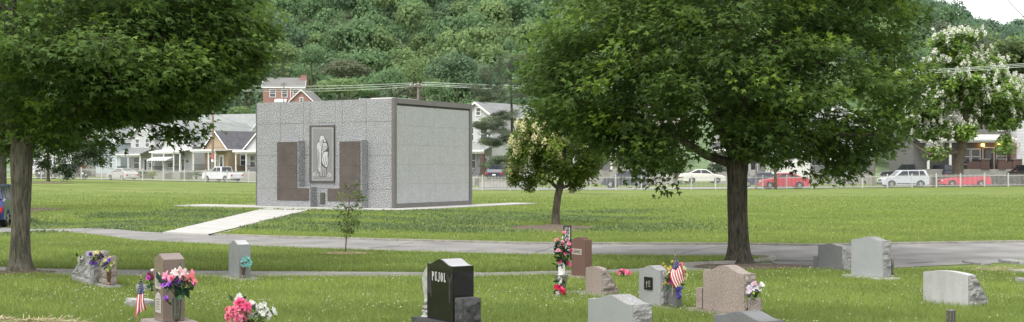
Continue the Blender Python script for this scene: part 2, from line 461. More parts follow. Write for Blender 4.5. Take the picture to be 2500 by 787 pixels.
seam([(1662, 620), (1700, 612), (1745, 605), (1790, 601)], .03)
seam([(1890, 638), (1960, 639), (2060, 638)], .1)
seam([(2190, 640), (2215, 645), (2280, 641)], .03)

# mausoleum frame: corner A at the near edge, local x runs along the front (negative = left), local y along the side
MA = Vector(((963 - CXP) / F * 48.5, 48.5, 0)); MRZ = R(-30)
mu = Vector((math.cos(MRZ), math.sin(MRZ), 0)); mv = Vector((-math.sin(MRZ), math.cos(MRZ), 0))
ML, MD, MH = 7.17, 5.72, 4.40
def MW(x, y): return MA + mu * x + mv * y
pad = [MW(-10.4, -1.55), MW(1.35, -1.55), MW(1.35, 9.2), MW(.0, 9.2), MW(0, .5), MW(-10.6, .5)]
def flat(name, poly, z0, z1, mat):
    mb = MB(); mb.prism([(p.x, p.y) for p in poly], z0, z1, 'z'); o = mb.build(name, mat, merge=True)
    return tag(o, kind='structure')
flat('pavement', pad, -.2, .05, M_conc)
walkA = [MW(-5.15, -1.57)] + G([(402, 570.5)])
walkB = [MW(-2.75, -1.57)] + G([(514, 575.5)])
strip('walkway', walkA, walkB, 60, 7, .045, M_conc)
for A_ in (walkA, walkB):
    strip('walkway_edge', A_, [p + Vector((.12 if A_ is walkB else -.12, 0, 0)) for p in A_], 60, 2, .0, M_conc2).location.z = .02
kerb('walkway_edge', [walkA[-1] + Vector((0, -.03, 0)), walkB[-1] + Vector((0, -.03, 0))], .12, .046, M_conc, 20)
for k in range(1, 9):
    a, b_ = walkA[0].lerp(walkA[1], k / 9), walkB[0].lerp(walkB[1], k / 9)
    strip('walkway_joint', [a, b_], [a + Vector((-.01, -.03, 0)), b_ + Vector((-.01, -.03, 0))], 12, 2, .049, M_conc2)

# mulch, bare soil
disc('mulch_bed', gp(1347, 558), 1.15, 1.9, .012, M_mulch, 3, .05)
disc('mulch_bed', gp(32, 513), 1.9, 2.2, .012, M_mulch, 5, .05)
disc('mulch_bed', gp(118, 447), 1.7, 3.0, .02, M_mulch, 8, .05)
disc('mulch_bed', gp(48, 666), .45, .42, .012, M_mulch, 9, .03)
disc('mulch_bed', gp(1840, 653), 1.0, .5, .016, M_mulch, 11, .03)
disc('mulch_bed', gp(846, 619.5), .55, .35, .012, M_soil, 12, .02)
disc('bare_soil', gp(1162, 554), .75, .5, .01, M_soil, 13)
disc('bare_soil', gp(1236, 559), .4, .5, .01, M_soil, 14)
disc('bare_soil', gp(1985, 597.5), .5, .1, .012, M_soil, 15)
disc('straw_patch', gp(2440, 660), .55, .3, .012, M_soil, 16, .03)
# ------------------------------------------------------------------ trees
MAPLE = np.array([  # three folded lobes, unit leaf pointing +y
    [[0, 0, 0], [.24, .34, .05], [0, 1.0, -.04], [-.24, .34, .05]],
    [[0, 0, 0], [.26, .06, .04], [.62, .52, -.03], [.22, .36, .05]],
    [[0, 0, 0], [-.22, .36, .05], [-.62, .52, -.03], [-.26, .06, .04]]])
KITE = np.array([[[0, 0, 0], [.3, .4, .06], [0, 1, -.05], [-.3, .4, .06]]])
HEART = np.array([[[0, 0, 0], [.42, .3, .05], [0, 1, -.06], [-.42, .3, .05]]])
NEEDLE = np.array([[[0, 0, 0], [.06, .5, 0], [0, 1, 0], [-.06, .5, 0]]])
def leaves(pos, ydir, ndir, size, tmpl=MAPLE):
    """instantiate leaf quads: pos (n,3), ydir leaf axis, ndir approx normal"""
    y = ydir / np.linalg.norm(ydir, axis=1)[:, None]
    x = np.cross(y, ndir); x /= np.maximum(np.linalg.norm(x, axis=1), 1e-6)[:, None]
    z = np.cross(x, y)
    T = tmpl.reshape(-1, 3)
    V = pos[:, None, :] + size[:, None, None] * (T[None, :, 0:1] * x[:, None, :] + T[None, :, 1:2] * y[:, None, :] + T[None, :, 2:3] * z[:, None, :])
    return V.reshape(-1, 3)
def unit(n):
    v = rng.normal(size=(n, 3)); return v / np.linalg.norm(v, axis=1)[:, None]
def ell_points(ells, shell=.55):
    """cluster centres in a union of ellipsoids: (cx,cy,cz,rx,ry,rz,n)"""
    out = []
    for e in ells:
        c, r, n = np.array(e[:3]), np.array(e[3:6]), int(e[6])
        d = unit(n); rad = rng.random(n) ** (1 / 3.0); rad = np.where(rng.random(n) < shell, .78 + .27 * rng.random(n), rad)
        p = c + d * rad[:, None] * r
        wob = np.array([1 + .22 * mnoise.noise(Vector(q * 1.5 + c)) for q in d])
        out.append(c + (p - c) * wob[:, None])
    return np.vstack(out)
def trunk_tube(mb, pts, rads, n=18, seed=0, flare=0):
    pts = [Vector(p) for p in pts]
    # resample smoothly
    P = []; Rr = []
    for i in range(len(pts) - 1):
        for k in range(6):
            t = k / 6; P.append(pts[i].lerp(pts[i + 1], t)); Rr.append(rads[i] * (1 - t) + rads[i + 1] * t)
    P.append(pts[-1]); Rr.append(rads[-1])
    o = len(mb.V); V = []; ref = Vector((1, 0, 0))
    for i, p in enumerate(P):
        d = (P[min(i + 1, len(P) - 1)] - P[max(i - 1, 0)]).normalized()
        a = (ref - d * ref.dot(d)).normalized(); ref = a; b = d.cross(a)
        for k in range(n):
            an = 2 * math.pi * k / n
            w = 1 + .09 * mnoise.noise(Vector((math.cos(an) * 1.5, math.sin(an) * 1.5, p.z * 1.3 + seed))) + .05 * mnoise.noise(Vector((math.cos(an) * 4, math.sin(an) * 4, p.z * 2.5 + seed)))
            if flare: 
                f = math.exp(-max(0, p.z - pts[0].z) / .13)
                w += flare * f * (.75 + .45 * math.sin(an * 5 + seed) + .2 * math.sin(an * 3 + 1))
            V.append(p + (a * math.cos(an) + b * math.sin(an)) * Rr[i] * w)
    fs = [(i * n + k, i * n + (k + 1) % n, (i + 1) * n + (k + 1) % n, (i + 1) * n + k) for i in range(len(P) - 1) for k in range(n)]
    mb.add(V, fs)
    return [np.array(p) for p in P], Rr
def skeleton(mb, trunk, limbs, clusters, r0=.005, flare=.45, seed=0, jit=.08, sag=.05, nt_=20, expo=2.4):
    """trunk and limbs: lists of (point, radius). Grows a branch to each cluster from the nearest wood."""
    nodes = []; wood = []
    P, Rr = trunk_tube(mb, [p for p, _ in trunk], [r for _, r in trunk], nt_, seed, flare)
    nodes += P[len(P) // 2:]
    for L in limbs:
        P, Rr = trunk_tube(mb, [p for p, _ in L], [r for _, r in L], 10, seed + 3)
        nodes += P[2:]
    nodes = [np.array(n) for n in nodes]; par = [-1] * len(nodes); rad = [0.0] * len(nodes); fixed = len(nodes)
    base = np.array(trunk[-1][0])
    order = np.argsort(np.linalg.norm(clusters - base, axis=1))
    arr = np.zeros((len(nodes) + 5 * len(clusters), 3)); arr[:len(nodes)] = nodes; cnt = len(nodes)
    dirs = np.zeros_like(clusters)
    for ci in order:
        c = clusters[ci]
        d = np.linalg.norm(arr[:cnt] - c, axis=1)
        # prefer wood that lies closer to the trunk and lower than the cluster
        pen = .35 * np.linalg.norm(arr[:cnt] - base, axis=1) + .25 * np.maximum(0, arr[:cnt, 2] - c[2])
        i = int(np.argmin(d + pen * .5)); s = arr[i]; L = np.linalg.norm(c - s)
        k = max(1, min(5, int(L / .28)))
        prev = i
        for j in range(1, k + 1):
            t = j / k; q = s + (c - s) * t
            if j < k: q = q + rng.normal(size=3) * jit * L * .35
            q = q + np.array([0, 0, sag * L * math.sin(math.pi * t)])
            arr[cnt] = q; par.append(prev); rad.append(0.0); prev = cnt; cnt += 1
        dirs[ci] = (c - s) / max(L, 1e-6)
    # pipe model
    load = np.zeros(cnt); haschild = np.zeros(cnt, bool)
    for i in range(cnt - 1, fixed - 1, -1):
        if load[i] == 0: load[i] = r0 ** expo
        if par[i] >= fixed: load[par[i]] += load[i]
    rr = load ** (1 / expo)
    for i in range(fixed, cnt):
        p, q = arr[par[i]], arr[i]
        ra = rr[par[i]] if par[i] >= fixed else min(rr[i] * 1.25, .12)
        ra = min(ra, rr[i] * 1.8)
        mb.tube([p, q], [ra, rr[i]], 5 if rr[i] < .03 else 7, cap=False)
    return dirs
def spray(clusters, center, n, rh, rv, size, droop=.35, up=1.0, tmpl=MAPLE, sizevar=.35):
    """leaf positions around every cluster: layered flat sprays, leaves facing up and outwards"""
    m = len(clusters); N_ = m * n
    c = np.repeat(clusters, n, axis=0)
    out = clusters - center; out[:, 2] *= .3; out /= np.maximum(np.linalg.norm(out, axis=1), 1e-6)[:, None]
    o = np.repeat(out, n, axis=0)
    d = unit(N_); r = rng.random(N_) ** .45
    scl = np.repeat(.65 + .7 * rng.random(m), n)
    p = c + d * (r * scl)[:, None] * np.array([rh, rh, rv])
    yd = o * .7 + d * np.array([1, 1, .4]) * .8 + np.array([0, 0, -droop]) + rng.normal(size=(N_, 3)) * .35
    nd = np.array([0, 0, up]) + o * .45 + rng.normal(size=(N_, 3)) * .45
    sz = size * (1 - sizevar + 2 * sizevar * rng.random(N_))
    V = leaves(p, yd, nd, sz, tmpl)
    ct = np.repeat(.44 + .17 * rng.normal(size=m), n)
    t = ct + .10 * rng.normal(size=N_) + .12 * (d[:, 2] * r)  # leaves high in a cluster brighter: top light put into the tint
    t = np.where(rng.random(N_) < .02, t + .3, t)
    return V, np.repeat(t, tmpl.shape[0] * 4)
def T3(px, py, Y): return tuple(wp(px, py, Y))

def big_maple():
    b = gp(1803, 643); Y0 = b.y
    root = empty('maple_tree', 'large spreading maple with dark trunk standing at the road corner behind the tan granite headstone', 'tree', b)
    def L(px, py, dy=0, ): return np.array(wp(px, py, Y0 + dy)) - np.array(b)
    trunk = [(L(1803, 644), .205), (L(1803, 600), .185), (L(1801, 520), .17), (L(1800, 450), .172), (L(1800, 410), .19), (L(1800, 385), .17), (L(1797, 330), .125), (L(1795, 250), .10), (L(1800, 120), .075), (L(1795, -60), .05), (L(1790, -260), .025)]
    limbs = [
        [(L(1795, 402), .10), (L(1765, 393, -.1), .085), (L(1725, 380, -.3), .07), (L(1660, 340, -.5), .055), (L(1590, 318, -.8), .04), (L(1500, 300, -1), .02)],
        [(L(1808, 400), .09), (L(1840, 380, -.1), .07), (L(1890, 357, -.3), .055), (L(1950, 340, -.5), .045), (L(2040, 330, -.6), .035), (L(2130, 330, -.7), .015)],
        [(L(1797, 390), .11), (L(1775, 340, -.3), .09), (L(1735, 240, -.5), .06), (L(1650, 130, -.7), .04), (L(1560, 60, -.8), .02)],
        [(L(1803, 390), .10), (L(1830, 330, .3), .08), (L(1880, 230, .6), .055), (L(1990, 120, .6), .04), (L(2090, 60, .4), .02)],
        [(L(1800, 395), .09), (L(1790, 360, .6), .07), (L(1740, 290, 1.4), .05), (L(1640, 220, 2.2), .03)],
        [(L(1800, 370), .09), (L(1810, 300, -.8), .06), (L(1830, 200, -1.6), .04), (L(1860, 120, -2.2), .02)],
    ]
    s = F / Y0
    def E(px, py, rx, rz, ry, n, dy=0): c = L(px, py, dy); return (c[0], c[1], c[2], rx / s, ry, rz / s, n)
    ells = [E(1570, 205, 270, 145, 2.5, 205, .2), E(1760, 130, 300, 210, 2.8, 230), E(2000, 205, 215, 155, 2.4, 170),
            E(1780, -90, 420, 190, 3.0, 280), E(1500, 90, 200, 120, 1.9, 80), E(2090, 40, 160, 110, 1.7, 75), E(1780, -330, 300, 190, 2.4, 110),
            E(1530, 330, 95, 60, 1.5, 44, .3), E(1590, 385, 70, 60, .9, 26, -.6), E(2080, 345, 100, 50, 1.2, 38, .2), E(1930, 345, 120, 55, 1.2, 34, .3),
            E(1860, 330, 80, 60, 1.0, 26, -.9), E(1330, 180, 55, 50, .8, 14), E(1430, 285, 110, 45, 1.2, 36), E(2185, 170, 60, 80, .9, 16), E(2045, 408, 45, 30, .5, 8, -.2)]
    cl = ell_points(ells)
    # individual drooping sprays seen below the crown
    cl = np.vstack([cl, [L(1592, 432, -.7), L(1605, 448, -.7), L(1560, 415, -.8), L(1990, 425, -.3), L(2010, 432, -.3), L(2060, 412, -.2), L(1700, 372, -1.2), L(1960, 395, .2), L(1620, 410, .5), L(1650, 395, .8)]])
    mb = MB(); skeleton(mb, trunk, limbs, cl, .0045, .42, 1.0)
    mb.build('trunk', M_bark, root, smooth=True)
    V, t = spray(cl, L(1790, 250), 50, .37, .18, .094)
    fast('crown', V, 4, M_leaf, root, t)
big_maple()

def left_maple():
    b = gp(50, 665); Y0 = b.y
    root = empty('maple_tree', 'thick grey trunked maple at the left edge with its crown hanging over the lawn', 'tree', b)
    def L(px, py, dy=0): return np.array(wp(px, py, Y0 + dy)) - np.array(b)
    trunk = [(L(49, 667), .18), (L(49, 640), .165), (L(50, 560), .147), (L(52, 470), .15), (L(52, 400), .165), (L(52, 365), .16), (L(48, 330), .12), (L(42, 250), .10), (L(35, 120), .08), (L(25, -80), .05), (L(20, -300), .02)]
    limbs = [
        [(L(54, 380), .10), (L(75, 330, -.1), .085), (L(95, 250, -.2), .07), (L(125, 160, -.4), .055), (L(150, 60, -.5), .045), (L(190, -80, -.5), .02)],
        [(L(56, 372), .085), (L(95, 320, .2), .065), (L(150, 260, .4), .05), (L(200, 180, .4), .04), (L(300, 60, .4), .02)],
        [(L(62, 330), .06), (L(130, 290, -.3), .045), (L(230, 250, -.5), .035), (L(350, 230, -.5), .025), (L(450, 225, -.4), .012)],
        [(L(60, 345), .05), (L(140, 300, .4), .04), (L(250, 290, .6), .03), (L(370, 300, .6), .022), (L(450, 325, .5), .01)],
        [(L(46, 370), .08), (L(20, 290, -.3), .06), (L(-30, 180, -.6), .045), (L(-120, 60, -.8), .02)],
    ]
    s = F / Y0
    def E(px, py, rx, rz, ry, n, dy=0): c = L(px, py, dy); return (c[0], c[1], c[2], rx / s, ry, rz / s, n)
    ells = [E(150, 175, 260, 140, 2.2, 190), E(390, 130, 250, 140, 1.9, 210), E(60, -40, 330, 160, 2.4, 150), E(450, 10, 180, 120, 1.7, 110), E(250, -160, 330, 140, 2.3, 130),
            E(550, 90, 115, 120, 1.1, 70), E(490, 212, 75, 35, .9, 30), E(320, 258, 100, 36, 1.1, 28, .3), E(190, 300, 120, 65, 1.2, 44, .3), E(-120, 160, 200, 170, 2.2, 70),
            E(20, 110, 110, 60, .9, 26, -1.9), E(250, 150, 200, 60, .8, 36, -1.7), E(20, 330, 40, 50, .7, 12, .9)]
    cl = ell_points(ells)
    cl = np.vstack([cl, [L(405, 322, .3), L(425, 335, .3), L(448, 345, .3), L(470, 330, .3), L(492, 316, .3), L(430, 315, .3), L(385, 330, .2), L(640, 100), L(655, 75), L(625, 130), L(640, 30), L(100, 120, -2), L(125, 140, -2), L(60, 225, -1.6)]])
    mb = MB(); skeleton(mb, trunk, limbs, cl, .0045, .5, 5.0)
    mb.build('trunk', M_bark_l, root, smooth=True)
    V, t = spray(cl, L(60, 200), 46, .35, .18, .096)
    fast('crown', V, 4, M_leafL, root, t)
left_maple()

def simple_tree(name, label, b, trunk, ells, leafm, barkm, n=40, rh=.5, rv=.3, size=.25, tmpl=KITE, center=None, limbs=(), blossoms=None, group=None, r0=.008, flare=.3, extra=None, up=1.0, cat='tree', droop=.3):
    root = empty(name, label, cat, b, 0, group)
    cl = ell_points(ells)
    if extra is not None: cl = np.vstack([cl, extra])
    mb = MB(); skeleton(mb, trunk, limbs, cl, r0, flare, b[0])
    mb.build('trunk', barkm, root, smooth=True)
    cc = np.array(center if center is not None else trunk[-1][0])
    V, t = spray(cl, cc, n, rh, rv, size, tmpl=tmpl, up=up, droop=droop)
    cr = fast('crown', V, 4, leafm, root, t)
    if blossoms:
        cnt, bs, bm_, frac, bsz = blossoms
        out = cl - cc
        # panicles sit on the outer, upper clusters
        sc_ = np.linalg.norm(out, axis=1) + .3 * out[:, 2] - .25 * out[:, 1] + (-.5 * out[:, 0] - .55 * out[:, 1] - .45 * out[:, 2] if name == 'lilac_tree' else 0)
        idx = np.argsort(sc_)[::-1][:int(len(cl) * frac)]
        c2 = np.repeat(cl[idx], 2, axis=0) + rng.normal(size=(2 * len(idx), 3)) * rh * .6 + np.array([0, 0, rv * .7])
        c2 = c2 + np.array([0, -rh * .35, 0])
        m = len(c2); h = rng.random(m * cnt); pc = np.repeat(c2, cnt, axis=0)
        sp = unit(m * cnt) * ((1 - h) * bs * .55 + bs * .12)[:, None]
        pos = pc + sp + np.c_[np.zeros(m * cnt), np.zeros(m * cnt), h * bs * 1.3]
        Vb = leaves(pos, unit(m * cnt) + np.array([0, 0, .3]), unit(m * cnt), bsz * (.7 + .6 * rng.random(m * cnt)), HEART)
        fast('blossom', Vb, 4, bm_, root, np.repeat(.5 + .2 * rng.normal(size=m * cnt), 4))
    return root

# lilac tree in its mulch bed
M_lilac = leafmat('lilac_leaf', (.14, .215, .045), .5)
M_cream = leafmat('cream_blossom', (.72, .68, .42), .3, yellow=(1, 1, .8))
def lilac():
    b = gp(1357, 551); Y0 = b.y; s = F / Y0
    L = lambda px, py, dy=0: np.array(wp(px, py, Y0 + dy)) - np.array(b)
    E = lambda px, py, rx, rz, ry, n, dy=0: (*L(px, py, dy), rx / s, ry, rz / s, n)
    trunk = [(L(1356, 552), .125), (L(1357, 520), .108), (L(1362, 480), .10), (L(1367, 458), .10), (L(1372, 430), .07), (L(1378, 370), .05), (L(1380, 290), .02)]
    limbs = [[(L(1364, 462), .06), (L(1345, 445), .045), (L(1310, 430), .03), (L(1285, 420), .015)], [(L(1368, 460), .055), (L(1400, 450), .04), (L(1440, 430), .025), (L(1470, 410), .012)]]
    ells = [E(1310, 400, 62, 45, .8, 40), E(1385, 352, 95, 78, 1.2, 85), E(1300, 345, 45, 40, .6, 24), E(1425, 395, 55, 50, .8, 26), E(1280, 440, 28, 25, .3, 10), E(1395, 430, 45, 26, .6, 12), E(1325, 338, 55, 42, .8, 24)]
    simple_tree('lilac_tree', 'lilac tree with cream blossom clusters growing from the round mulch bed', 'x' and b, trunk, ells, M_lilac, M_bark_s, 95, .25, .2, .095, KITE, L(1375, 400), limbs, (55, .14, M_cream, .22, .045), r0=.005, flare=.25)
lilac()

def sapling():
    b = gp(845, 620); Y0 = b.y; s = F / Y0
    L = lambda px, py, dy=0: np.array(wp(px, py, Y0 + dy)) - np.array(b)
    trunk = [(L(843, 621), .013), (L(845, 590), .011), (L(849, 545), .010), (L(852, 500), .008), (L(856, 450), .004)]
    cl = np.array([L(x, y, d) for x, y, d in [(866, 452, 0), (848, 460, .05), (872, 470, -.1), (836, 478, .1), (880, 486, .1), (858, 480, -.1), (884, 488, 0), (840, 497, -.1), (865, 500, .1), (852, 510, .1), (830, 512, 0), (872, 512, -.05), (845, 525, .1), (862, 528, -.1), (836, 538, .1), (858, 545, 0), (868, 540, .1), (846, 556, .1), (838, 560, -.1), (856, 562, .05), (848, 572, 0)]])
    root = empty('sapling', 'thin young sapling on the verge in front of the granite mausoleum', 'tree', b)
    mb = MB(); skeleton(mb, trunk, [], cl, .0022, .1, 2.0, nt_=8)
    mb.build('trunk', pm('sapling_bark', (.13, .08, .06), .8, .2), root, smooth=True)
    V, t = spray(cl, L(852, 500), 34, .09, .08, .052, tmpl=KITE, up=.6)
    fast('crown', V, 4, leafmat('sapling_leaf', (.13, .2, .055), .35), root, t)
sapling()

def far_trees():
    # trees on the far lawn, left
    def L0(b, Y0): return lambda px, py, dy=0: np.array(wp(px, py, Y0 + dy)) - np.array(b)
    b = onG(4, 48); L = L0(b, 48); s = F / 48
    trunk = [(L(4, 513), .21), (L(4, 470), .18), (L(5, 400), .165), (L(4, 300), .15), (L(0, 200), .1), (L(0, 50), .05)]
    ells = [(*L(0, 180), 3.2, 3, 2.6, 120), (*L(-20, 0), 3, 3, 2.5, 80), (*L(20, 320), 1.5, 1.6, .9, 26)]
    simple_tree('maple_tree', 'maple behind the blue car, only its trunk showing at the left edge', b, trunk, ells, M_leafL, M_bark, 36, .5, .3, .16, KITE, L(0, 200), flare=.3)
    b = onG(118, 104); L = L0(b, 104); s = F / 104
    trunk = [(L(118, 447), .15), (L(117, 420), .125), (L(117, 380), .12), (L(118, 340), .1), (L(118, 280), .05)]
    ells = [(*L(120, 330), 2.6, 2.4, 1.6, 70), (*L(200, 370), 1.9, 1.6, 1.1, 46), (*L(240, 385), 1.2, 1, .75, 24), (*L(85, 380), 1.4, 1.4, 1.0, 26), (*L(150, 395), 1.3, 1.2, .9, 24), (*L(165, 425), .35, .4, .4, 7), (*L(130, 280), 2.8, 2.2, 1.7, 70), (*L(190, 325), 3.0, 2.0, 1.3, 70), (*L(85, 330), 1.6, 1.6, 1.3, 30), (*L(230, 365), 1.5, 1.4, .8, 24)]
    simple_tree('lawn_tree', 'dark leaved young tree by the left fence with low hanging branches', b, trunk, ells, leafmat('dark_leaf', (.075, .125, .055), .4), M_bark_s, 46, .42, .3, .19, KITE, L(118, 350), flare=.25)
    b = onG(1394, 85); L = L0(b, 85)
    trunk = [(L(1395, 472), .16), (L(1395, 440), .13), (L(1395, 400), .12), (L(1395, 330), .06)]
    ells = [(*L(1395, 320), 2.6, 2, 2.2, 60)]
    simple_tree('lawn_tree', 'small tree behind the lilac, trunk base just showing beside the fence', b, trunk, ells, leafmat('mid_leaf', (.075, .125, .04), .35), M_bark_s, 40, .5, .35, .2, KITE)
    b = onG(1893, 106.5); L = L0(b, 106.5)
    trunk = [(L(1893, 463), .13), (L(1893, 430), .11), (L(1892, 400), .10), (L(1890, 340), .06)]
    ells = [(*L(1885, 345), 2.4, 2, 1.6, 46), (*L(1900, 400), 1.2, 1, .5, 14)]
    simple_tree('street_tree', 'slim street tree in front of the red sedan', b, trunk, ells, leafmat('mid_leaf', (.075, .125, .04), .35), M_bark_s, 36, .45, .3, .2, KITE)
    # pine beside the white gabled house
    b = onG(1213, 124); L = L0(b, 124); s = F / 124
    M_pine = leafmat('pine_needle', (.15, .19, .125), .25, yellow=(1, 1, .8))
    trunk = [(L(1250, 440), .2), (L(1250, 380), .17), (L(1250, 300), .13), (L(1248, 220), .09), (L(1248, 140), .03)]
    lay = [(1205, 300, 45, 12), (1225, 325, 40, 12), (1215, 400, 36, 14), (1245, 350, 40, 12), (1190, 308, 30, 8), (1190, 215, 40, 16), (1230, 235, 50, 14), (1200, 180, 30, 14), (1215, 425, 26, 8), (1240, 285, 35, 12), (1260, 200, 50, 20), (1250, 150, 40, 18), (1182, 240, 25, 6), (1235, 390, 34, 12), (1195, 345, 24, 6)]
    ells = [(*L(x, y), rx / s, rx / s * .9, rz / s, 15) for x, y, rx, rz in lay]
    simple_tree('pine_tree', 'grey green pine with layered branches in front of the white gabled house', b, trunk, ells, M_pine, M_bark, 230, .5, .2, .26, NEEDLE, L(1250, 300), r0=.012, flare=.1, up=.3, droop=.0)
    # catalpa in bloom by the porch
    b = onG(2340, 117); L = L0(b, 117); s = F / 117
    M_cat = leafmat('catalpa_leaf', (.25, .38, .12), .55)
    M_wb = leafmat('white_blossom', (.78, .78, .7), .3, yellow=(1, 1, 1))
    trunk = [(L(2338, 442), .66), (L(2338, 420), .52), (L(2342, 385), .46), (L(2348, 360), .48), (L(2352, 335), .38), (L(2360, 270), .24), (L(2340, 180), .12), (L(2330, 110), .05)]
    limbs = [[(L(2340, 372), .26), (L(2315, 373, -1), .2), (L(2290, 372, -1.5), .16), (L(2270, 378, -1.8), .12), (L(2225, 350, -2), .05)], [(L(2355, 345), .22), (L(2390, 310), .16), (L(2430, 270), .1), (L(2460, 230), .05)], [(L(2345, 350), .2), (L(2300, 300), .13), (L(2260, 250), .07)]]
    ells = [(*L(2325, 200), 3.5, 2.8, 2.8, 130), (*L(2335, 108), 1.9, 1.6, 1.3, 44), (*L(2425, 240), 3.0, 2.4, 2.1, 110), (*L(2235, 255), 3.0, 2.3, 1.8, 95), (*L(2190, 225), 1.8, 1.6, 1.3, 40), (*L(2440, 290), 1.9, 1.7, .8, 30), (*L(2290, 315), 2.0, 1.9, .9, 34), (*L(2452, 350, -1), .35, .5, .6, 6), (*L(2210, 300), 1.8, 1.6, 1.0, 26), (*L(2400, 170), 1.8, 1.6, 1.3, 34), (*L(2475, 250), 1.6, 1.4, 1.6, 34), (*L(2340, 318, -1), 1.5, 1, .45, 14), (*L(2285, 365, -1.2), .7, .6, .45, 8)]
    simple_tree('catalpa_tree', 'catalpa in white bloom with a broad trunk beside the lamplit porch', b, trunk, ells, M_cat, M_bark_s, 88, .68, .48, .36, HEART, L(2345, 270), limbs, (34, .36, M_wb, 1.0, .145), r0=.014, flare=.2)
    b = onG(2470, 150); L = L0(b, 150)
    trunk = [(L(2470, 420), .3), (L(2470, 300), .25), (L(2470, 150), .1)]
    ells = [(*L(2450, 150), 3.6, 3, 2.6, 70), (*L(2520, 170), 4, 3, 3.4, 80), (*L(2400, 170), 2.4, 2, 2, 30)]
    simple_tree('yard_tree', 'pale green tree without blossom behind the catalpa at the right edge', b, trunk, ells, leafmat('pale_leaf', (.13, .19, .07), .4), M_bark_s, 50, .7, .5, .42, HEART)
far_trees()

# ------------------------------------------------------------------ hillside and its wood
def hz(x, y):
    x = np.asarray(x, float); y = np.asarray(y, float)
    u = CXP + F * x / np.maximum(y, 100)
    A = np.interp(u, [-800, 300, 1300, 1900, 2150, 2230, 2330, 2420, 2520, 3000], [120, 125, 128, 120, 96, 78, 69, 63, 62, 58])
    z = -1.5 + A * (sst(225, 660, y) * .75 + .25 * sst(225, 420, y))
    return z + 3 * np.sin(x * .02) * sst(260, 400, y)
def build_hill():
    xs = np.linspace(-420, 560, 60); ys = np.r_[np.linspace(215, 660, 46), 720, 900]
    X, Y = np.meshgrid(xs, ys); Z = hz(X, Y); nx = len(xs)
    V = np.dstack([X, Y, Z]).reshape(-1, 3)
    fs = [(j * nx + i, j * nx + i + 1, (j + 1) * nx + i + 1, (j + 1) * nx + i) for j in range(len(ys) - 1) for i in range(nx - 1)]
    tag(MB().add(V, fs).build('hillside', pm('undergrowth', (.15, .21, .11), .95, .4, .3), smooth=True), kind='structure')
build_hill()
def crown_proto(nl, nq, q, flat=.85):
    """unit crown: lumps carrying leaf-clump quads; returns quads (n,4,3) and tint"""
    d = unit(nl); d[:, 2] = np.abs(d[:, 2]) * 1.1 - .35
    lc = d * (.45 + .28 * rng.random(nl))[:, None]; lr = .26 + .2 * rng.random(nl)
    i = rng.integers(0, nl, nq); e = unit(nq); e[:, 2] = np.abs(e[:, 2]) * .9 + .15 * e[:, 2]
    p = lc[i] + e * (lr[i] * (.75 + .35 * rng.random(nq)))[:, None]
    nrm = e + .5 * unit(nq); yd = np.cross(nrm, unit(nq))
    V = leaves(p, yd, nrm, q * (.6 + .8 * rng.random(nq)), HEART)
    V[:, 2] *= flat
    t = .45 + .14 * e[:, 2] + .10 * (p[:, 2]) + .08 * rng.normal(size=nq) + .06 * rng.normal(size=nl)[i]  # upper, upward quads tinted lighter: light from above painted into the crown
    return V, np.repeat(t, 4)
M_hazed_woods = [leafmat('wood_%s' % n, c, .45, .7, yellow=(1.05, 1.02, .92), spec=.1) for n, c in
           [('mid', (.15, .24, .12)), ('light', (.19, .27, .12)), ('dark', (.13, .2, .12)), ('grey', (.155, .19, .135)), ('blue', (.125, .205, .135)), ('brown', (.145, .165, .105))]]  # pale, bluish greens: distance haze is mixed into the leaf colours
def wood():
    protos = [crown_proto(22, 1000, .115) for _ in range(7)]
    Vs, Ts, Ms = [], [], []
    rows = []
    y = 262.0
    while y < 670:
        sp = 8.2 if y < 420 else 9.5
        x0, x1 = -.47 * y, .47 * y
        x = x0 + rng.random() * sp
        while x < x1:
            rows.append((x + rng.normal() * sp * .25, y + rng.normal() * sp * .3)); x += sp * (.85 + .3 * rng.random())
        y += sp * .95
    for (x, yy) in rows:
        u = CXP + F * x / yy
        hid = (60 < u < 480) or (1480 < u < 2080) or u < 0
        if hid and rng.random() < .55: continue
        z = float(hz(x, yy)); r = (4.9 + 3.2 * rng.random()) * (1.15 if hid else 1); h = r * (1.05 + .5 * rng.random())
        V, t = protos[rng.integers(7)]
        a = rng.random() * 6.283; c, s = math.cos(a), math.sin(a)
        W = np.c_[(V[:, 0] * c - V[:, 1] * s) * r, (V[:, 0] * s + V[:, 1] * c) * r, V[:, 2] * h]
        W += np.array([x, yy, z + h * (.55 + .5 * rng.random())])
        far = (yy - 260) / 400
        cl = mnoise.noise(Vector((x * .02, yy * .02, 1))) + .4 * rng.normal()
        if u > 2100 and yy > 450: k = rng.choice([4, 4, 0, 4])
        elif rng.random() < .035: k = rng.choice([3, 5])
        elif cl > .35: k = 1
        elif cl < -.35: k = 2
        else: k = 0 if far < .6 else rng.choice([0, 4])  # farther crowns lean to blue as painted haze
        Vs.append(W); Ts.append(t + .05 * rng.normal()); Ms.append(np.full(len(V) // 4, k))
    o = fast('hillside_wood', np.vstack(Vs), 4, M_hazed_woods, None, np.concatenate(Ts), midx=np.concatenate(Ms))
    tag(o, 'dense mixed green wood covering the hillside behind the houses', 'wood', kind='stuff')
wood()
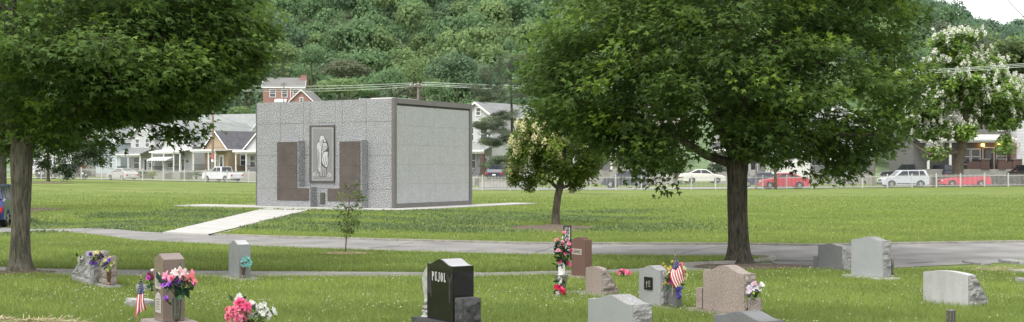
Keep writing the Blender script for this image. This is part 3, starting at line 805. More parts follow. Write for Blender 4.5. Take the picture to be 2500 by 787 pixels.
def hill_tree(px, ytop, ybot, wpx, Y, mi, label, trunk=False, nq=2600, name='hillside_tree'):
    s = F / Y; h = (ybot - ytop) / s / 2; r = wpx / s / 2
    c = wp(px, (ytop + ybot) / 2, Y); zb = float(max(hz(c.x, c.y), gz(c.x, c.y)))
    root = empty(name, label, 'tree', (c.x, c.y, zb), 0, 'trees at the foot of the hill')
    V, t = crown_proto(34, nq, .085)
    W = np.c_[V[:, 0] * r * 1.12, V[:, 1] * r * 1.12, V[:, 2] * h * 1.25] + np.array([0, 0, c.z - zb])
    fast('crown', W, 4, M_hazed_woods[mi], root, t)
    mb = MB(); top = c.z - zb
    mb.tube([(0, 0, -.5), (.1, 0, top * .5), (0, .1, top + h * .3)], [.28, .22, .08], 7)
    for a in range(4):
        q = Vector((math.cos(a * 1.6) * r * .6, math.sin(a * 1.6) * r * .6, top + h * .2))
        mb.tube([(0, 0, top * .55), q], [.15, .04], 5)
    mb.build('trunk', M_bark_s, root)
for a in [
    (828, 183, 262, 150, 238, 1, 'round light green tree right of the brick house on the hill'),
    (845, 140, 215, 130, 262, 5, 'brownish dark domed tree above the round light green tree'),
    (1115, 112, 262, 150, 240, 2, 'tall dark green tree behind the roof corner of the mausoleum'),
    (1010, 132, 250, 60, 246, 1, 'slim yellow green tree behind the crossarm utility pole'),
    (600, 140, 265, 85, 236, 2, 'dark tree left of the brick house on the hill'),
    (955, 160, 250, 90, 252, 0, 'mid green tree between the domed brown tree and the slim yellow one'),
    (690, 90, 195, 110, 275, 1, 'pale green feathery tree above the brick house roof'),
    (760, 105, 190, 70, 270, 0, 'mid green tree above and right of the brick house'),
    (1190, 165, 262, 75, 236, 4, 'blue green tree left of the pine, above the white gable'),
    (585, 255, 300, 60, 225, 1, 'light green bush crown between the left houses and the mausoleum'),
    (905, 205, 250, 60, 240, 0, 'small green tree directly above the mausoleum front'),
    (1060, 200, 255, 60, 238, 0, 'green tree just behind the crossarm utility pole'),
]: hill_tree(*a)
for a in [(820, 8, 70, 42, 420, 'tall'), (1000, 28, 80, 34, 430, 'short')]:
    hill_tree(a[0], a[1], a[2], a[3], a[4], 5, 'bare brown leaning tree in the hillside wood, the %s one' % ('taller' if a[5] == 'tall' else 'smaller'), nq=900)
# ------------------------------------------------------------------ grass and clover
def inside_band(P, A, B):
    """mask of points lying between two roughly left-right polylines"""
    a = np.array([(p[0], p[1]) for p in A]); b = np.array([(p[0], p[1]) for p in B])
    ya = np.interp(P[:, 0], a[:, 0], a[:, 1]); yb = np.interp(P[:, 0], b[:, 0], b[:, 1])
    return (P[:, 1] < np.maximum(ya, yb)) & (P[:, 1] > np.minimum(ya, yb))
def field(y0, y1, dens, wide=.44):
    n = int(dens * (y1 * y1 - y0 * y0) * wide)
    y = np.sqrt(y0 * y0 + rng.random(n) * (y1 * y1 - y0 * y0)); y = y[rng.random(n) < 1 - sst(36, 84, y)]; n = len(y); x = (rng.random(n) * 2 - 1) * (wide * y + .6)
    P = np.c_[x, y]
    ok = ~inside_band(P, road_far, road_near) & ~inside_band(P, path_far, path_near)
    # paving in front of the mausoleum
    l = (P - np.array([MA.x, MA.y])) @ np.array([[mu.x, mv.x], [mu.y, mv.y]])
    ok &= ~((l[:, 0] > -10.5) & (l[:, 0] < 1.4) & (l[:, 1] > -1.6) & (l[:, 1] < 9.3))
    wa = np.array([(p[1], p[0] - .05) for p in walkA][::-1]); wb = np.array([(p[1], p[0]) for p in walkB][::-1])
    ok &= ~((P[:, 1] < 46.5) & (P[:, 1] > 29) & (P[:, 0] > np.interp(P[:, 1], wa[:, 0], wa[:, 1])) & (P[:, 0] < np.interp(P[:, 1], wb[:, 0], wb[:, 1])))
    for (px, py, r) in ((48, 666, .5), (1347, 558, 1.2), (1840, 653, .75), (846, 619.5, .4)):
        c = gp(px, py); ok &= (np.hypot(P[:, 0] - c.x, P[:, 1] - c.y) > r)
    return P[ok]
def lown(P, sc, seed=0):
    a = P * sc + seed
    return (np.sin(a[:, 0] * 1.3 + 1.7 * np.sin(a[:, 1] * .9 + seed)) + np.sin(a[:, 1] * 1.9 + 1.3 * np.sin(a[:, 0] * .7)) + np.sin((a[:, 0] + a[:, 1]) * 2.7 + seed)) / 3
def blades():
    VV, TT = [], []
    for (y0, y1, dens, h, wd) in ((9.6, 14.5, 3600, .055, .0055), (14.5, 20.5, 2300, .055, .007), (20.5, 31, 900, .055, .011), (31, 47, 330, .06, .018), (47, 84, 130, .06, .03)):
        P = field(y0, y1, dens); n = len(P)
        z = gz(P[:, 0], P[:, 1])
        pt = lown(P, 1.4) * .5 + lown(P, 4.1, 3) * .35 + lown(P, .5, 9) * .4
        H = h * (.55 + .8 * rng.random(n)) * (1 + .3 * pt)
        an = rng.random(n) * 6.283; b = np.c_[np.cos(an), np.sin(an), np.zeros(n)] * (wd * (.7 + .6 * rng.random(n)))[:, None]
        ln = rng.normal(size=(n, 2)) * .5
        base = np.c_[P, z]
        tip = base + np.c_[ln * H[:, None], H]
        V = np.stack([base - b / 2, base + b / 2, tip], axis=1).reshape(-1, 3)
        t = .48 + .2 * pt + .13 * rng.normal(size=n) - .14 * sst(14, 18, -np.abs(P[:, 1] - 16) + 18) * 0
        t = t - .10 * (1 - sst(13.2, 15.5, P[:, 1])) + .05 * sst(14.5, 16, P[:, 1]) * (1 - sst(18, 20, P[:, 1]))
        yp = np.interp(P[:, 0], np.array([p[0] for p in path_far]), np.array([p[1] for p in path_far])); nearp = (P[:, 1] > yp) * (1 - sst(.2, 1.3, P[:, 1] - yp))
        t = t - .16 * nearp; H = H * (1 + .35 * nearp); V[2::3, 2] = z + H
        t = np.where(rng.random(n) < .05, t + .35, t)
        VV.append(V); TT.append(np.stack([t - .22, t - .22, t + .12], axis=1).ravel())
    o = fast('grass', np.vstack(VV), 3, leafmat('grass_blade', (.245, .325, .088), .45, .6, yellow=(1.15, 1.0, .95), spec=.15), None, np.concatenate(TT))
    tag(o, 'short green lawn grass in the foreground and along the road', 'grass', kind='stuff')
    # coarse weeds on the bank between road and mausoleum
    P = field(31, 48, 90); P = P[(P[:, 0] < 5 + .8 * rng.normal(size=len(P))) & (lown(P, .55, 2) + .25 * rng.normal(size=len(P)) > -.0 + .06 * np.maximum(P[:, 1] - 42, 0))]; n = len(P)
    k = 4; Pc = np.repeat(P, k, axis=0) + rng.normal(size=(n * k, 2)) * .05; m = len(Pc)
    pos = np.c_[Pc, gz(Pc[:, 0], Pc[:, 1])]; yd = unit(m) * .8 + np.array([0, 0, .9])
    V = leaves(pos, yd, unit(m), .075 * (.5 + rng.random(m)), KITE)
    t = np.repeat(.45 + .18 * rng.normal(size=m), 4)
    tag(fast('weeds', V, 4, leafmat('weed_leaf', (.15, .22, .09), .35, yellow=(1.3, 1.05, 1.1)), None, t), 'rough weedy growth on the bank in front of the mausoleum', 'weeds', kind='stuff')
    # clover heads
    P = np.vstack([field(10.5, 14, 14), field(14, 20, 42), field(20, 30, 7), field(30, 44, 1.6)])
    keep = (lown(P, .9, 4) * .6 + .5 * lown(P, 2.6, 1) + .3 * rng.normal(size=len(P))) > -.02; P = P[keep]; n = len(P)
    octv = np.array([[1, 0, 0], [0, 1, 0], [-1, 0, 0], [0, -1, 0], [0, 0, .9], [0, 0, -.9]])
    tri = np.array([[0, 1, 4], [1, 2, 4], [2, 3, 4], [3, 0, 4], [1, 0, 5], [2, 1, 5], [3, 2, 5], [0, 3, 5]]).ravel()
    c = np.c_[P, gz(P[:, 0], P[:, 1]) + .045 + .035 * rng.random(n)]; r = .0085 * (.7 + .6 * rng.random(n)) * (1 + .02 * np.maximum(P[:, 1] - 16, 0))
    V = (c[:, None, :] + octv[tri][None] * r[:, None, None]).reshape(-1, 3)
    tag(fast('clover_flowers', V, 3, leafmat('clover_head', (.43, .44, .32), .2, yellow=(1, 1, .9)), None, np.repeat(.5 + .2 * rng.normal(size=n), 24)), 'white clover heads scattered through the lawn', 'clover', kind='stuff')
    # loose straw, bottom left and by the right-hand edge
    cs = []
    for (px, py, rx, ry, n) in ((95, 789, .34, .09, 1300), (160, 793, .22, .07, 600), (5, 786, .1, .09, 300), (2440, 660, .5, .3, 260), (2490, 664, .4, .25, 160)):
        g0 = gp(px, py); a = rng.random(n) * 6.283; q = np.sqrt(rng.random(n))
        cs.append(np.c_[g0.x + rx * q * np.cos(a), g0.y + ry * q * np.sin(a), g0.z + .015 + .03 * rng.random(n) * (1.2 - q)])
    c = np.vstack(cs); n = len(c); yd = unit(n) * np.array([1, 1, .1])
    V = leaves(c, yd, np.tile([0, 0, 1.0], (n, 1)) + .5 * unit(n), .10 * (.5 + rng.random(n)), np.array([[[-.022, 0, 0], [.022, 0, 0], [.022, 1, 0], [-.022, 1, 0]]]))
    tag(fast('straw', V, 4, M_straw, None, np.repeat(.5 + .25 * rng.normal(size=n), 4)), 'loose dry straw strewn on the grass', 'straw', kind='stuff')
blades()

# ------------------------------------------------------------------ mausoleum
M_gf = granite('speckled_granite', (.055, .06, .066), (.265, .272, .28), (.63, .635, .64), 25, .5, 0, .09)
M_gs = granite('fine_granite', (.24, .245, .255), (.37, .378, .385), (.54, .545, .55), 44, .6, 0, .05, stain=.05)
M_trimg = granite('brown_grey_trim', (.10, .095, .088), (.135, .128, .12), (.18, .17, .16), 60, .4)
M_brown = granite('brown_granite', (.07, .055, .05), (.1, .082, .075), (.14, .115, .105), 60, .32, 0, .2)
M_joint = pm('joint', (.06, .06, .06), .9)
def mausoleum():
    root = empty('mausoleum', 'square grey granite mausoleum with brown crypt panels and an engraved mother and child', 'mausoleum', MA + Vector((0, 0, .05)), MRZ)
    z0 = .05
    def fx(px, off=0):
        k = (px - CXP) / F; A = MA - mv * off
        return (k * A.y - A.x) / (mu.x - k * mu.y)
    def fz(py, x, off=0):
        Y = (MA + mu * x - mv * off).y
        return EYE - (py - HOR) / F * Y - z0
    H = MH - z0
    # core behind the slabs
    MB().bb(-ML + .03, -.03, .03, MD - .03, 0, H - .06).build('core_wall', M_joint, root)
    # front slabs with open joints
    mb = MB(); vs = [-ML] + [fx(p) for p in (685, 741, 757.5, 818, 835, 894)] + [-.13]
    zs = [0] + [fz(p, -3.5) for p in (461, 380, 300)] + [H]
    g = .006
    for i in range(len(vs) - 1):
        for j in range(len(zs) - 1):
            mb.bb(vs[i] + g, vs[i + 1] - g, 0, .1, zs[j] + g, zs[j + 1] - g)
    mb.build('front_wall', M_gf, root)
    mb = MB(); rows = 5
    for j in range(rows):
        for i in range(2):
            mb.bb(-.09, .0 - .012, .16 + i * (MD - .3) / 2 + .0015, .16 + (i + 1) * (MD - .3) / 2 - .003, .17 + j * (H - .45) / rows + .0015, .17 + (j + 1) * (H - .45) / rows - .003)
    mb.build('side_wall', M_gs, root)
    MB().bb(-ML + .1, -.1, MD - .05, MD + .02, 0, H).build('rear_wall', M_gs, root)
    MB().bb(-ML - .002, -ML + .06, .11, MD - .06, 0, H).build('side_wall', M_gs, root)
    mb = MB()
    mb.bb(-.115, .035, -.03, .125, 0, H + .012)                       # corner post
    MB().bb(-.12, .035, MD - .14, MD + .05, 0, H + .012).build('corner_trim', M_trimg, root, bevel=.008)
    mb.build('corner_trim', M_trimg, root, bevel=.008)
    MB().bb(-.12, .033, .128, MD - .143, H - .2, H + .01).build('roof_trim', M_trimg, root, bevel=.008)
    MB().bb(-.12, .033, .128, MD - .143, 0, .165).build('base_trim', M_trimg, root, bevel=.008)
    MB().bb(-ML - .005, -ML + .06, -.006, .1, 0, H - .002).build('corner_trim', M_trimg, root)
    mb = MB(); mb.bb(-ML + .07, -.13, .11, MD, H - .05, H - .01)
    mb.build('roof', M_conc, root)
    mb = MB(); mb.bb(-2.2, -1.1, 1.4, 3.2, H, H + .13); mb.build('roof_hatch', M_offwhite, root, bevel=.01)
    # projecting crypt blocks
    off = .40
    def block(x0, x1, zt): return (x0, x1, 0, zt)
    xl0, xl1 = fx(675, off), fx(728.5, off); xm1 = fx(757.5, off); xr0, xr1 = fx(827, off), fx(882.5, off); xn0 = fx(797.5, off)
    ztl, ztr, zlow = fz(344.5, xl0, off), fz(342, xr1, off), fz(457, xm1, off)
    mb = MB()
    mb.prism([(xl0, 0), (xm1, 0), (xm1, zlow), (xl1, zlow), (xl1, ztl), (xl0, ztl)], -off, -.003, 'y')
    mb.prism([(xn0, 0), (xr1, 0), (xr1, ztr), (xr0, ztr), (xr0, zlow), (xn0, zlow)], -off, -.003, 'y')
    mb.build('crypt_block', M_gf, root, merge=True)
    # brown crypt fronts, three tablets high plus the foot
    def brown(name, poly, joints):
        MB().prism(poly, -off - .03, -off - .003, 'y').build(name, M_brown, root, merge=True, bevel=.006)
    e = .05; zf = .26
    brown('crypt_panel', [(xl0 + e, zf), (xm1 - e * 1.2, zf), (xm1 - e * 1.2, zlow - e), (xl1 - e, zlow - e), (xl1 - e, ztl - e), (xl0 + e, ztl - e)], 0)
    brown('crypt_panel', [(xn0 + e * 1.2, zf), (xr1 - e, zf), (xr1 - e, ztr - e), (xr0 + e, ztr - e), (xr0 + e, zlow - e), (xn0 + e * 1.2, zlow - e)], 0)
    mb = MB(); mr = MB()
    for (a, b_, zt) in ((xl0 + e, xl1 - e, ztl), (xr0 + e, xr1 - e, ztr)):
        for j in range(1, 5):
            z = zf + (zt - e - zf) * j / 5
            MB().bb(a + .01, b_ - .01, -off - .032, -off - .031, z - .004, z + .004).build('panel_joint', M_joint, root)
            for x in (a + .06, b_ - .06): mr.ball((x, -off - .034, z + .06), .014, 6, 4)
    mr.build('rosette', pm('bronze_pin', (.4, .38, .33), .4, .1, metal=.5), root)
    # small bronze plate in the low niche
    xa, xb = fx(782.5), fx(793.5); za, zb = fz(498, xa), fz(471, xa)
    pl = MB().bb(xa, xb, -.03, -.003, za, zb).build('memorial_plate', pm('bronze_plate', (.07, .075, .06), .5, .3, 40), root, bevel=.005)
    ln = MB()
    for j in range(9): 
        z = zb - .05 - j * (zb - za - .08) / 9; ln.bb(xa + .03, xb - .03 - .04 * (j % 3), -.0335, -.032, z - .008, z)
    ln.build('plate_lettering', pm('bronze_light', (.2, .19, .15), .5), pl)
    # engraved panel
    xa, xb = fx(757.5), fx(818.5); za, zb = fz(445.5, xa), fz(307, xa)
    fr = MB().bb(xa, xb, -.07, -.003, za, zb).build('panel_frame', granite('dark_frame', (.06, .058, .06), (.085, .082, .085), (.12, .115, .12), 60, .4), root, bevel=.008)
    def q(zx, zy):
        px, py = 730 + zx / 3.28, 290 + zy / 3.28
        x = fx(px, .07); return (x, fz(py, x, .07))
    def layer(name, polys, y, m, par=fr):
        mb = MB()
        for P in polys: mb.prism([q(*p) for p in P], y, y + .0015, 'y')
        return mb.build(name, m, par, merge=True)
    M_en = [pm('engraved_%d' % i, (v, v, v * 1.02), .6, .05, 20) for i, v in enumerate((.2, .25, .35, .44, .06, .38))]
    B = lambda x0, y0, x1, y1: [(x0, y0), (x1, y0), (x1, y1), (x0, y1)]
    def ov(cx, cy, rx, ry, n=14): return [(cx + rx * math.cos(6.283 * i / n), cy + ry * math.sin(6.283 * i / n)) for i in range(n)]
    layer('border', [B(103, 72, 274, 495)], -.0715, pm('cream_border', (.5, .46, .4), .6))
    layer('engraved_ground', [B(106.5, 76, 270.5, 491)], -.074, M_en[0])
    layer('border_line', [B(112, 82, 265, 83.2), B(112, 484, 265, 485.2), B(112, 82, 113.2, 485), B(263.8, 82, 265, 485)], -.076, M_en[2])
    layer('robe_outline', [[(170, 134), (188, 130), (205, 141), (211, 160), (220, 170), (232, 195), (240, 235), (243, 275), (236, 300), (239, 340), (228, 396), (222, 400), (224, 458), (205, 466), (178, 468), (156, 458), (160, 432), (147, 402), (145, 340), (142, 290), (143, 240), (139, 215), (152, 184), (163, 164)]], -.0765, M_en[4])
    layer('robe', [[(172, 138), (188, 134), (202, 143), (207, 163), (160, 200), (166, 165)],
                   [(142, 215), (155, 187), (186, 176), (180, 250), (178, 380), (172, 420), (165, 428), (152, 400), (148, 340), (145, 290), (146, 240)],
                   [(188, 270), (205, 262), (236, 268), (232, 300), (236, 338), (226, 390), (210, 386), (190, 360), (184, 330)]], -.079, M_en[3])
    layer('gown', [[(182, 372), (200, 392), (217, 399), (220, 455), (205, 462), (180, 464), (162, 454), (168, 425), (178, 400)]], -.079, M_en[1])
    layer('sleeve', [[(186, 180), (200, 190), (196, 215), (180, 222), (164, 214), (170, 195)]], -.0805, M_en[2])
    layer('child_outline', [[(194, 180), (205, 163), (218, 172), (222, 190), (233, 220), (238, 262), (222, 262), (200, 268), (186, 298), (181, 270), (186, 230)]], -.081, M_en[4])
    layer('child', [[(196, 195), (220, 194), (230, 225), (220, 250), (196, 262), (187, 290), (184, 268), (190, 235)]], -.083, M_en[5])
    layer('face', [ov(188, 158, 9, 14), ov(208, 178, 8.5, 11)], -.085, M_en[3])
    layer('fold_line', [[(182, 240), (184, 240), (183, 380), (180, 400)], [(232, 270), (234, 270), (228, 345), (225, 380)], [(155, 240), (157, 240), (160, 380), (158, 395)], [(190, 300), (192, 300), (212, 380), (209, 384)], [(190, 405), (192, 405), (190, 460), (187, 460)], [(205, 405), (207, 405), (208, 458), (205, 458)], [(166, 270), (168, 270), (170, 390), (168, 400)], [(212, 300), (214, 300), (222, 360), (219, 372)], [(150, 250), (152, 250), (154, 360), (152, 372)], [(200, 225), (228, 222), (228, 225), (200, 229)], [(192, 245), (222, 240), (222, 243), (192, 248)]], -.0865, M_en[4])
    layer('lily', [ov(118, 444, 7, 12), ov(130, 436, 4, 14), ov(150, 452, 8, 10), ov(240, 440, 7, 10), ov(252, 450, 9, 11), ov(228, 456, 6, 8), ov(124, 458, 12, 4), ov(244, 462, 14, 4)], -.0765, M_en[2])
mausoleum()

# ------------------------------------------------------------------ headstones
SRZ = R(-57)
def frame(rz): return Vector((math.cos(rz), math.sin(rz), 0)), Vector((-math.sin(rz), math.cos(rz), 0))
def solve(Y, pyb_ground, pxl, pxc, pxr, pyb, pyt, rz):
    """stone dimensions from the pixel columns of its left edge, near corner and right edge at depth Y"""
    u, v = frame(rz); C = Vector(((pxc - CXP) / F * Y, Y, 0))
    k = (pxl - CXP) / F; wd = (C.x - k * C.y) / (u.x - k * u.y)
    k = (pxr - CXP) / F; t = (k * C.y - C.x) / (v.x - k * v.y)
    zb = EYE - (pyb - HOR) / F * Y; zt = EYE - (pyt - HOR) / F * Y
    ctr = C - u * wd / 2 + v * t / 2
    return ctr, wd, t, zb, zt
def top_profile(kind, w, h, crest):
    """points from right top corner to left top corner"""
    if kind == 'flat': return [(w / 2, h), (-w / 2, h)]
    if kind == 'peak': return [(w / 2, h), (0, h + crest), (-w / 2, h)]
    n = 22; P = []
    for i in range(n + 1):
        a = i / n; x = w / 2 - w * a; s = abs(a - .5) * 2
        if kind == 'serp': zz = crest * (.5 + .5 * math.cos(math.pi * min(1, s / .84))) 
        else: zz = crest * (1 - s * s)
        P.append((x, h + zz))
    return P
def stone(name, label, Y, cols, pyb, pyt, top='serp', crest=.05, mat=None, rmat=None, rough_sides=True, base=None, slant=None, rz=SRZ, bmat=None, cat='headstone', wing=None, polish=.006, dims=False, rough_front=False):
    ctr, wd, t, zb, zt = solve(Y, 0, *cols, pyb, pyt, rz)
    g = gzs(ctr.x, ctr.y); zb = max(zb, g + .0); h = zt - zb
    root = empty(name, label, cat, (ctr.x, ctr.y, g), rz)
    bz = zb - g
    print('STONE %-18s w %.2f t %.2f h %.2f base %.2f' % (name, wd, t, h, bz))
    mb = MB(); rmat = rmat or mat
    if slant in ('back', 'left'):
        if slant == 'back':      # flat back towards -Y, slope away on +Y
            tt = slant_top = .32 * t
            prof = [(-t / 2, 0), (t / 2, 0), (t / 2, .06), (-t / 2 + tt, h + crest), (-t / 2, h + crest)]
            # outline with curved top: build as prism across x, then cap faces rough
            n = 14; V = []; sec = []
            for i in range(n + 1):
                a = i / n; x = -wd / 2 + wd * a; s = abs(a - .5) * 2; zz = h + crest * (1 - s ** 2)
                sec.append(len(V)); V += [(x, -t / 2, 0), (x, t / 2, 0), (x, t / 2, .07), (x, -t / 2 + tt, zz), (x, -t / 2, zz)]
            fs = [(sec[i] + k, sec[i] + (k + 1) % 5, sec[i + 1] + (k + 1) % 5, sec[i + 1] + k) for i in range(n) for k in range(5)]
            mb.add(V, fs, 0)
            mb.add([V[k] for k in range(5)], [(0, 1, 2, 3, 4)], 0)
            x = wd / 2
            mb.rough((x, -t / 2, 0), (x, t / 2, 0), (x, t / 2 - .005, .07), (x, -t / 2, .07), 8, 3, .015, mi=1)
            mb.rough((x, -t / 2, .07), (x, t / 2 - .005, .07), (x, -t / 2 + tt, h), (x, -t / 2, h), 10, 14, .028, mi=1)
        else:                    # slope towards -X, vertical back on +X
            tt = .24 * wd
            pr = [(-wd / 2, 0), (wd / 2, 0), (wd / 2, h), (wd / 2 - tt, h), (-wd / 2, h * .2)]
            mb.prism(pr, -t / 2 + .004, t / 2, 'y', 0)
            y = -t / 2
            mb.rough((-wd / 2, y, 0), (wd / 2, y, 0), (wd / 2, y, h * .2), (-wd / 2, y, h * .2), 12, 4, .012, mi=1, seed=1)
            mb.rough((-wd / 2, y, h * .2), (wd / 2, y, h * .2), (wd / 2, y, h), (wd / 2 - tt, y, h), 12, 12, .022, mi=1, seed=2)
            mb.rough((wd / 2, y, 0), (wd / 2, t / 2, 0), (wd / 2, t / 2, h), (wd / 2, y, h), 12, 14, .018, mi=1, seed=3)
        die = mb.build('die', [mat, rmat], root)
    else:
        P = [(-wd / 2, 0), (wd / 2, 0)] + top_profile(top, wd, h, crest)
        if rough_sides:
            n = len(P); V = [(p[0], -t / 2, p[1]) for p in P] + [(p[0], t / 2, p[1]) for p in P]
            mb.add(V, [tuple(range(n)), tuple(range(2 * n - 1, n - 1, -1))], 0)
            for i in range(2, n - 1): mb.add([V[i + 1], V[i], V[n + i], V[n + i + 1]], [(0, 1, 2, 3)], 1)
            for sx in (1, -1):
                x = sx * wd / 2; a, b_ = (-t / 2, t / 2) if sx > 0 else (t / 2, -t / 2)
                mb.rough((x, a, 0), (x, b_, 0), (x, b_, h), (x, a, h), 8, 16, .022, mi=1, seed=Y)
            die = mb.build('die', [mat, rmat], root)
        else:
            mb.prism(P, -t / 2, t / 2, 'y'); die = mb.build('die', [mat, SKY_TOPS.get(mat.name, mat)], root, merge=True, bevel=polish)
            for f in die.data.polygons:
                if f.normal.z > .6: f.material_index = 1
    if base: die.location.z = bz
    if base:
        mx0, mx1, my = base[:3]; bm_ = bmat or rmat
        hb = max(bz, .07); zt_ = bz - .003 if bz > .02 else .02
        b2 = MB(); x0, x1, y0, y1 = -wd / 2 - mx0, wd / 2 + mx1, -t / 2 - my, t / 2 + my
        b2.bb(x0, x1, y0, y1, -.06, zt_)
        b2.rough((x0, y0 - .002, -.05), (x1, y0 - .002, -.05), (x1, y0 - .002, zt_ - .004), (x0, y0 - .002, zt_ - .004), 26, 4, .016, mi=0, seed=4)
        b2.rough((x1 + .002, y0, -.05), (x1 + .002, y1, -.05), (x1 + .002, y1, zt_ - .004), (x1 + .002, y0, zt_ - .004), 12, 4, .016, mi=0, seed=5)
        b2.build('base', bm_, root)
    return root, wd, t, h, bz, die
GR = {
    'grey': granite('grey_granite', (.17, .175, .18), (.30, .305, .31), (.44, .44, .44), 170, .6, 0, .12, stain=.1),
    'greypol': granite('grey_granite_polished', (.18, .185, .195), (.26, .27, .28), (.37, .38, .39), 260, .25),
    'blue': granite('blue_grey_granite', (.26, .27, .285), (.335, .35, .365), (.43, .44, .455), 260, .45, 0, .08),
    'dgrey': granite('dark_grey_granite', (.10, .105, .11), (.155, .16, .165), (.22, .225, .23), 200, .5),
    'pale': granite('pale_granite', (.32, .32, .32), (.45, .45, .45), (.58, .58, .575), 170, .6, 0, .14, stain=.12),
    'pink': granite('pink_tan_granite', (.16, .12, .10), (.30, .245, .215), (.46, .41, .38), 120, .65, 0, .1, stain=.08),
    'pinkpol': granite('pink_polished_granite', (.12, .085, .075), (.2, .145, .13), (.3, .24, .22), 200, .2),
    'red': granite('red_granite', (.09, .045, .038), (.15, .08, .068), (.21, .12, .105), 180, .3),
    'green': granite('green_grey_granite', (.17, .185, .18), (.28, .30, .295), (.42, .44, .43), 230, .55, 0, .1),
    'black': granite('black_granite', (.008, .008, .009), (.012, .012, .013), (.022, .022, .023), 300, .06),
    'blackr': granite('black_rock_granite', (.02, .021, .022), (.045, .046, .048), (.08, .08, .082), 120, .7),
    'r_grey': granite('rough_grey_granite', (.16, .16, .16), (.29, .29, .288), (.46, .455, .45), 80, .85, .5, .2),
    'r_pink': granite('rough_pink_granite', (.15, .12, .105), (.28, .235, .21), (.45, .4, .37), 80, .85, .5, .2),
    'r_pale': granite('rough_pale_granite', (.18, .18, .178), (.29, .29, .285), (.42, .415, .41), 80, .85, .5, .2),
    'mott': granite('mottled_granite', (.10, .105, .10), (.27, .27, .26), (.45, .45, .44), 38, .75, .2, .15),
}
SKY_TOPS = {'black_granite': granite('black_granite_sky_top', (.22, .22, .23), (.3, .3, .315), (.38, .38, .39), 300, .3), 'grey_granite_polished': granite('grey_granite_sky_top', (.36, .365, .375), (.46, .465, .475), (.55, .55, .56), 260, .3)}  # pale top faces: sky reflection painted into the granite colour
for m_ in SKY_TOPS.values(): m_.node_tree.nodes['Principled BSDF'].inputs['Specular IOR Level'].default_value = 1
M_letter = pm('white_lettering', (.8, .8, .8), .6, .03)
def letters(mb, txt, h, gap=.3):
    """condensed serif capitals as flat bars, returns width"""
    T, t, S = .115, .05, .10     # thick stroke, thin stroke, serif overhang (fractions of height)
    x = 0
    def bar(x0, z0, x1, z1): mb.bb(x + x0 * h, x + x1 * h, -.0012, 0, z0 * h, z1 * h)
    def arc(cx, cz, rx, rz, a0, a1, th0=.15, tv=.07, n=12):
        o = []; i_ = []
        for k in range(n + 1):
            a = R(a0 + (a1 - a0) * k / n); o.append((x + (cx + rx * math.cos(a)) * h, (cz + rz * math.sin(a)) * h)); i_.append((x + (cx + (rx - th0) * math.cos(a)) * h, (cz + (rz - tv) * math.sin(a)) * h))
        for k in range(n):
            mb.add([(o[k][0], -.0012, o[k][1]), (o[k + 1][0], -.0012, o[k + 1][1]), (i_[k + 1][0], -.0012, i_[k + 1][1]), (i_[k][0], -.0012, i_[k][1])], [(0, 1, 2, 3)])
    def ser(c, z): bar(c - .14, z, c + .14, z + .05) if z < .5 else bar(c - .14, z - .05, c + .14, z)
    for ch in txt:
        if ch == 'P': bar(.08, 0, .08 + T, 1); ser(.165, 0); ser(.12, 1); arc(.22, .735, .30, .265, -90, 90); wd = .56
        elif ch == 'U': bar(.06, .25, .06 + T, 1); ser(.145, 1); bar(.44, .25, .44 + t, 1); ser(.475, 1); arc(.29, .27, .23, .28, 180, 360, .12, .09); wd = .58
        elif ch == 'J': bar(.34, .2, .34 + T, 1); ser(.40, 1); arc(.21, .16, .245, .22, 170, 360, .11, .08, 14); wd = .52
        elif ch == 'O': arc(.30, .5, .28, .51, 0, 360, .15, .06, 26); wd = .62
        elif ch == 'L': bar(.06, 0, .06 + T, 1); ser(.145, 1); bar(.0, 0, .48, .06); bar(.42, 0, .48, .22); wd = .5
        x += (wd + gap) * h
    return x
def text_mesh(name, txt, size, mat, parent, loc, rot=(R(90), 0, 0), sx=1):
    cu = bpy.data.curves.new(name, 'FONT'); cu.body = txt; cu.size = size; cu.align_x = 'CENTER'; cu.align_y = 'CENTER'; cu.extrude = .0008
    to = bpy.data.objects.new(name, cu); COL.objects.link(to)
    dg = bpy.context.evaluated_depsgraph_get(); me = bpy.data.meshes.new_from_object(to.evaluated_get(dg))
    bpy.data.objects.remove(to); bpy.data.curves.remove(cu)
    me.materials.clear(); me.materials.append(mat)
    o = bpy.data.objects.new(name, me); COL.objects.link(o); o.parent = parent; o.location = loc; o.rotation_euler = rot; o.scale = (sx, 1, 1)
    return o

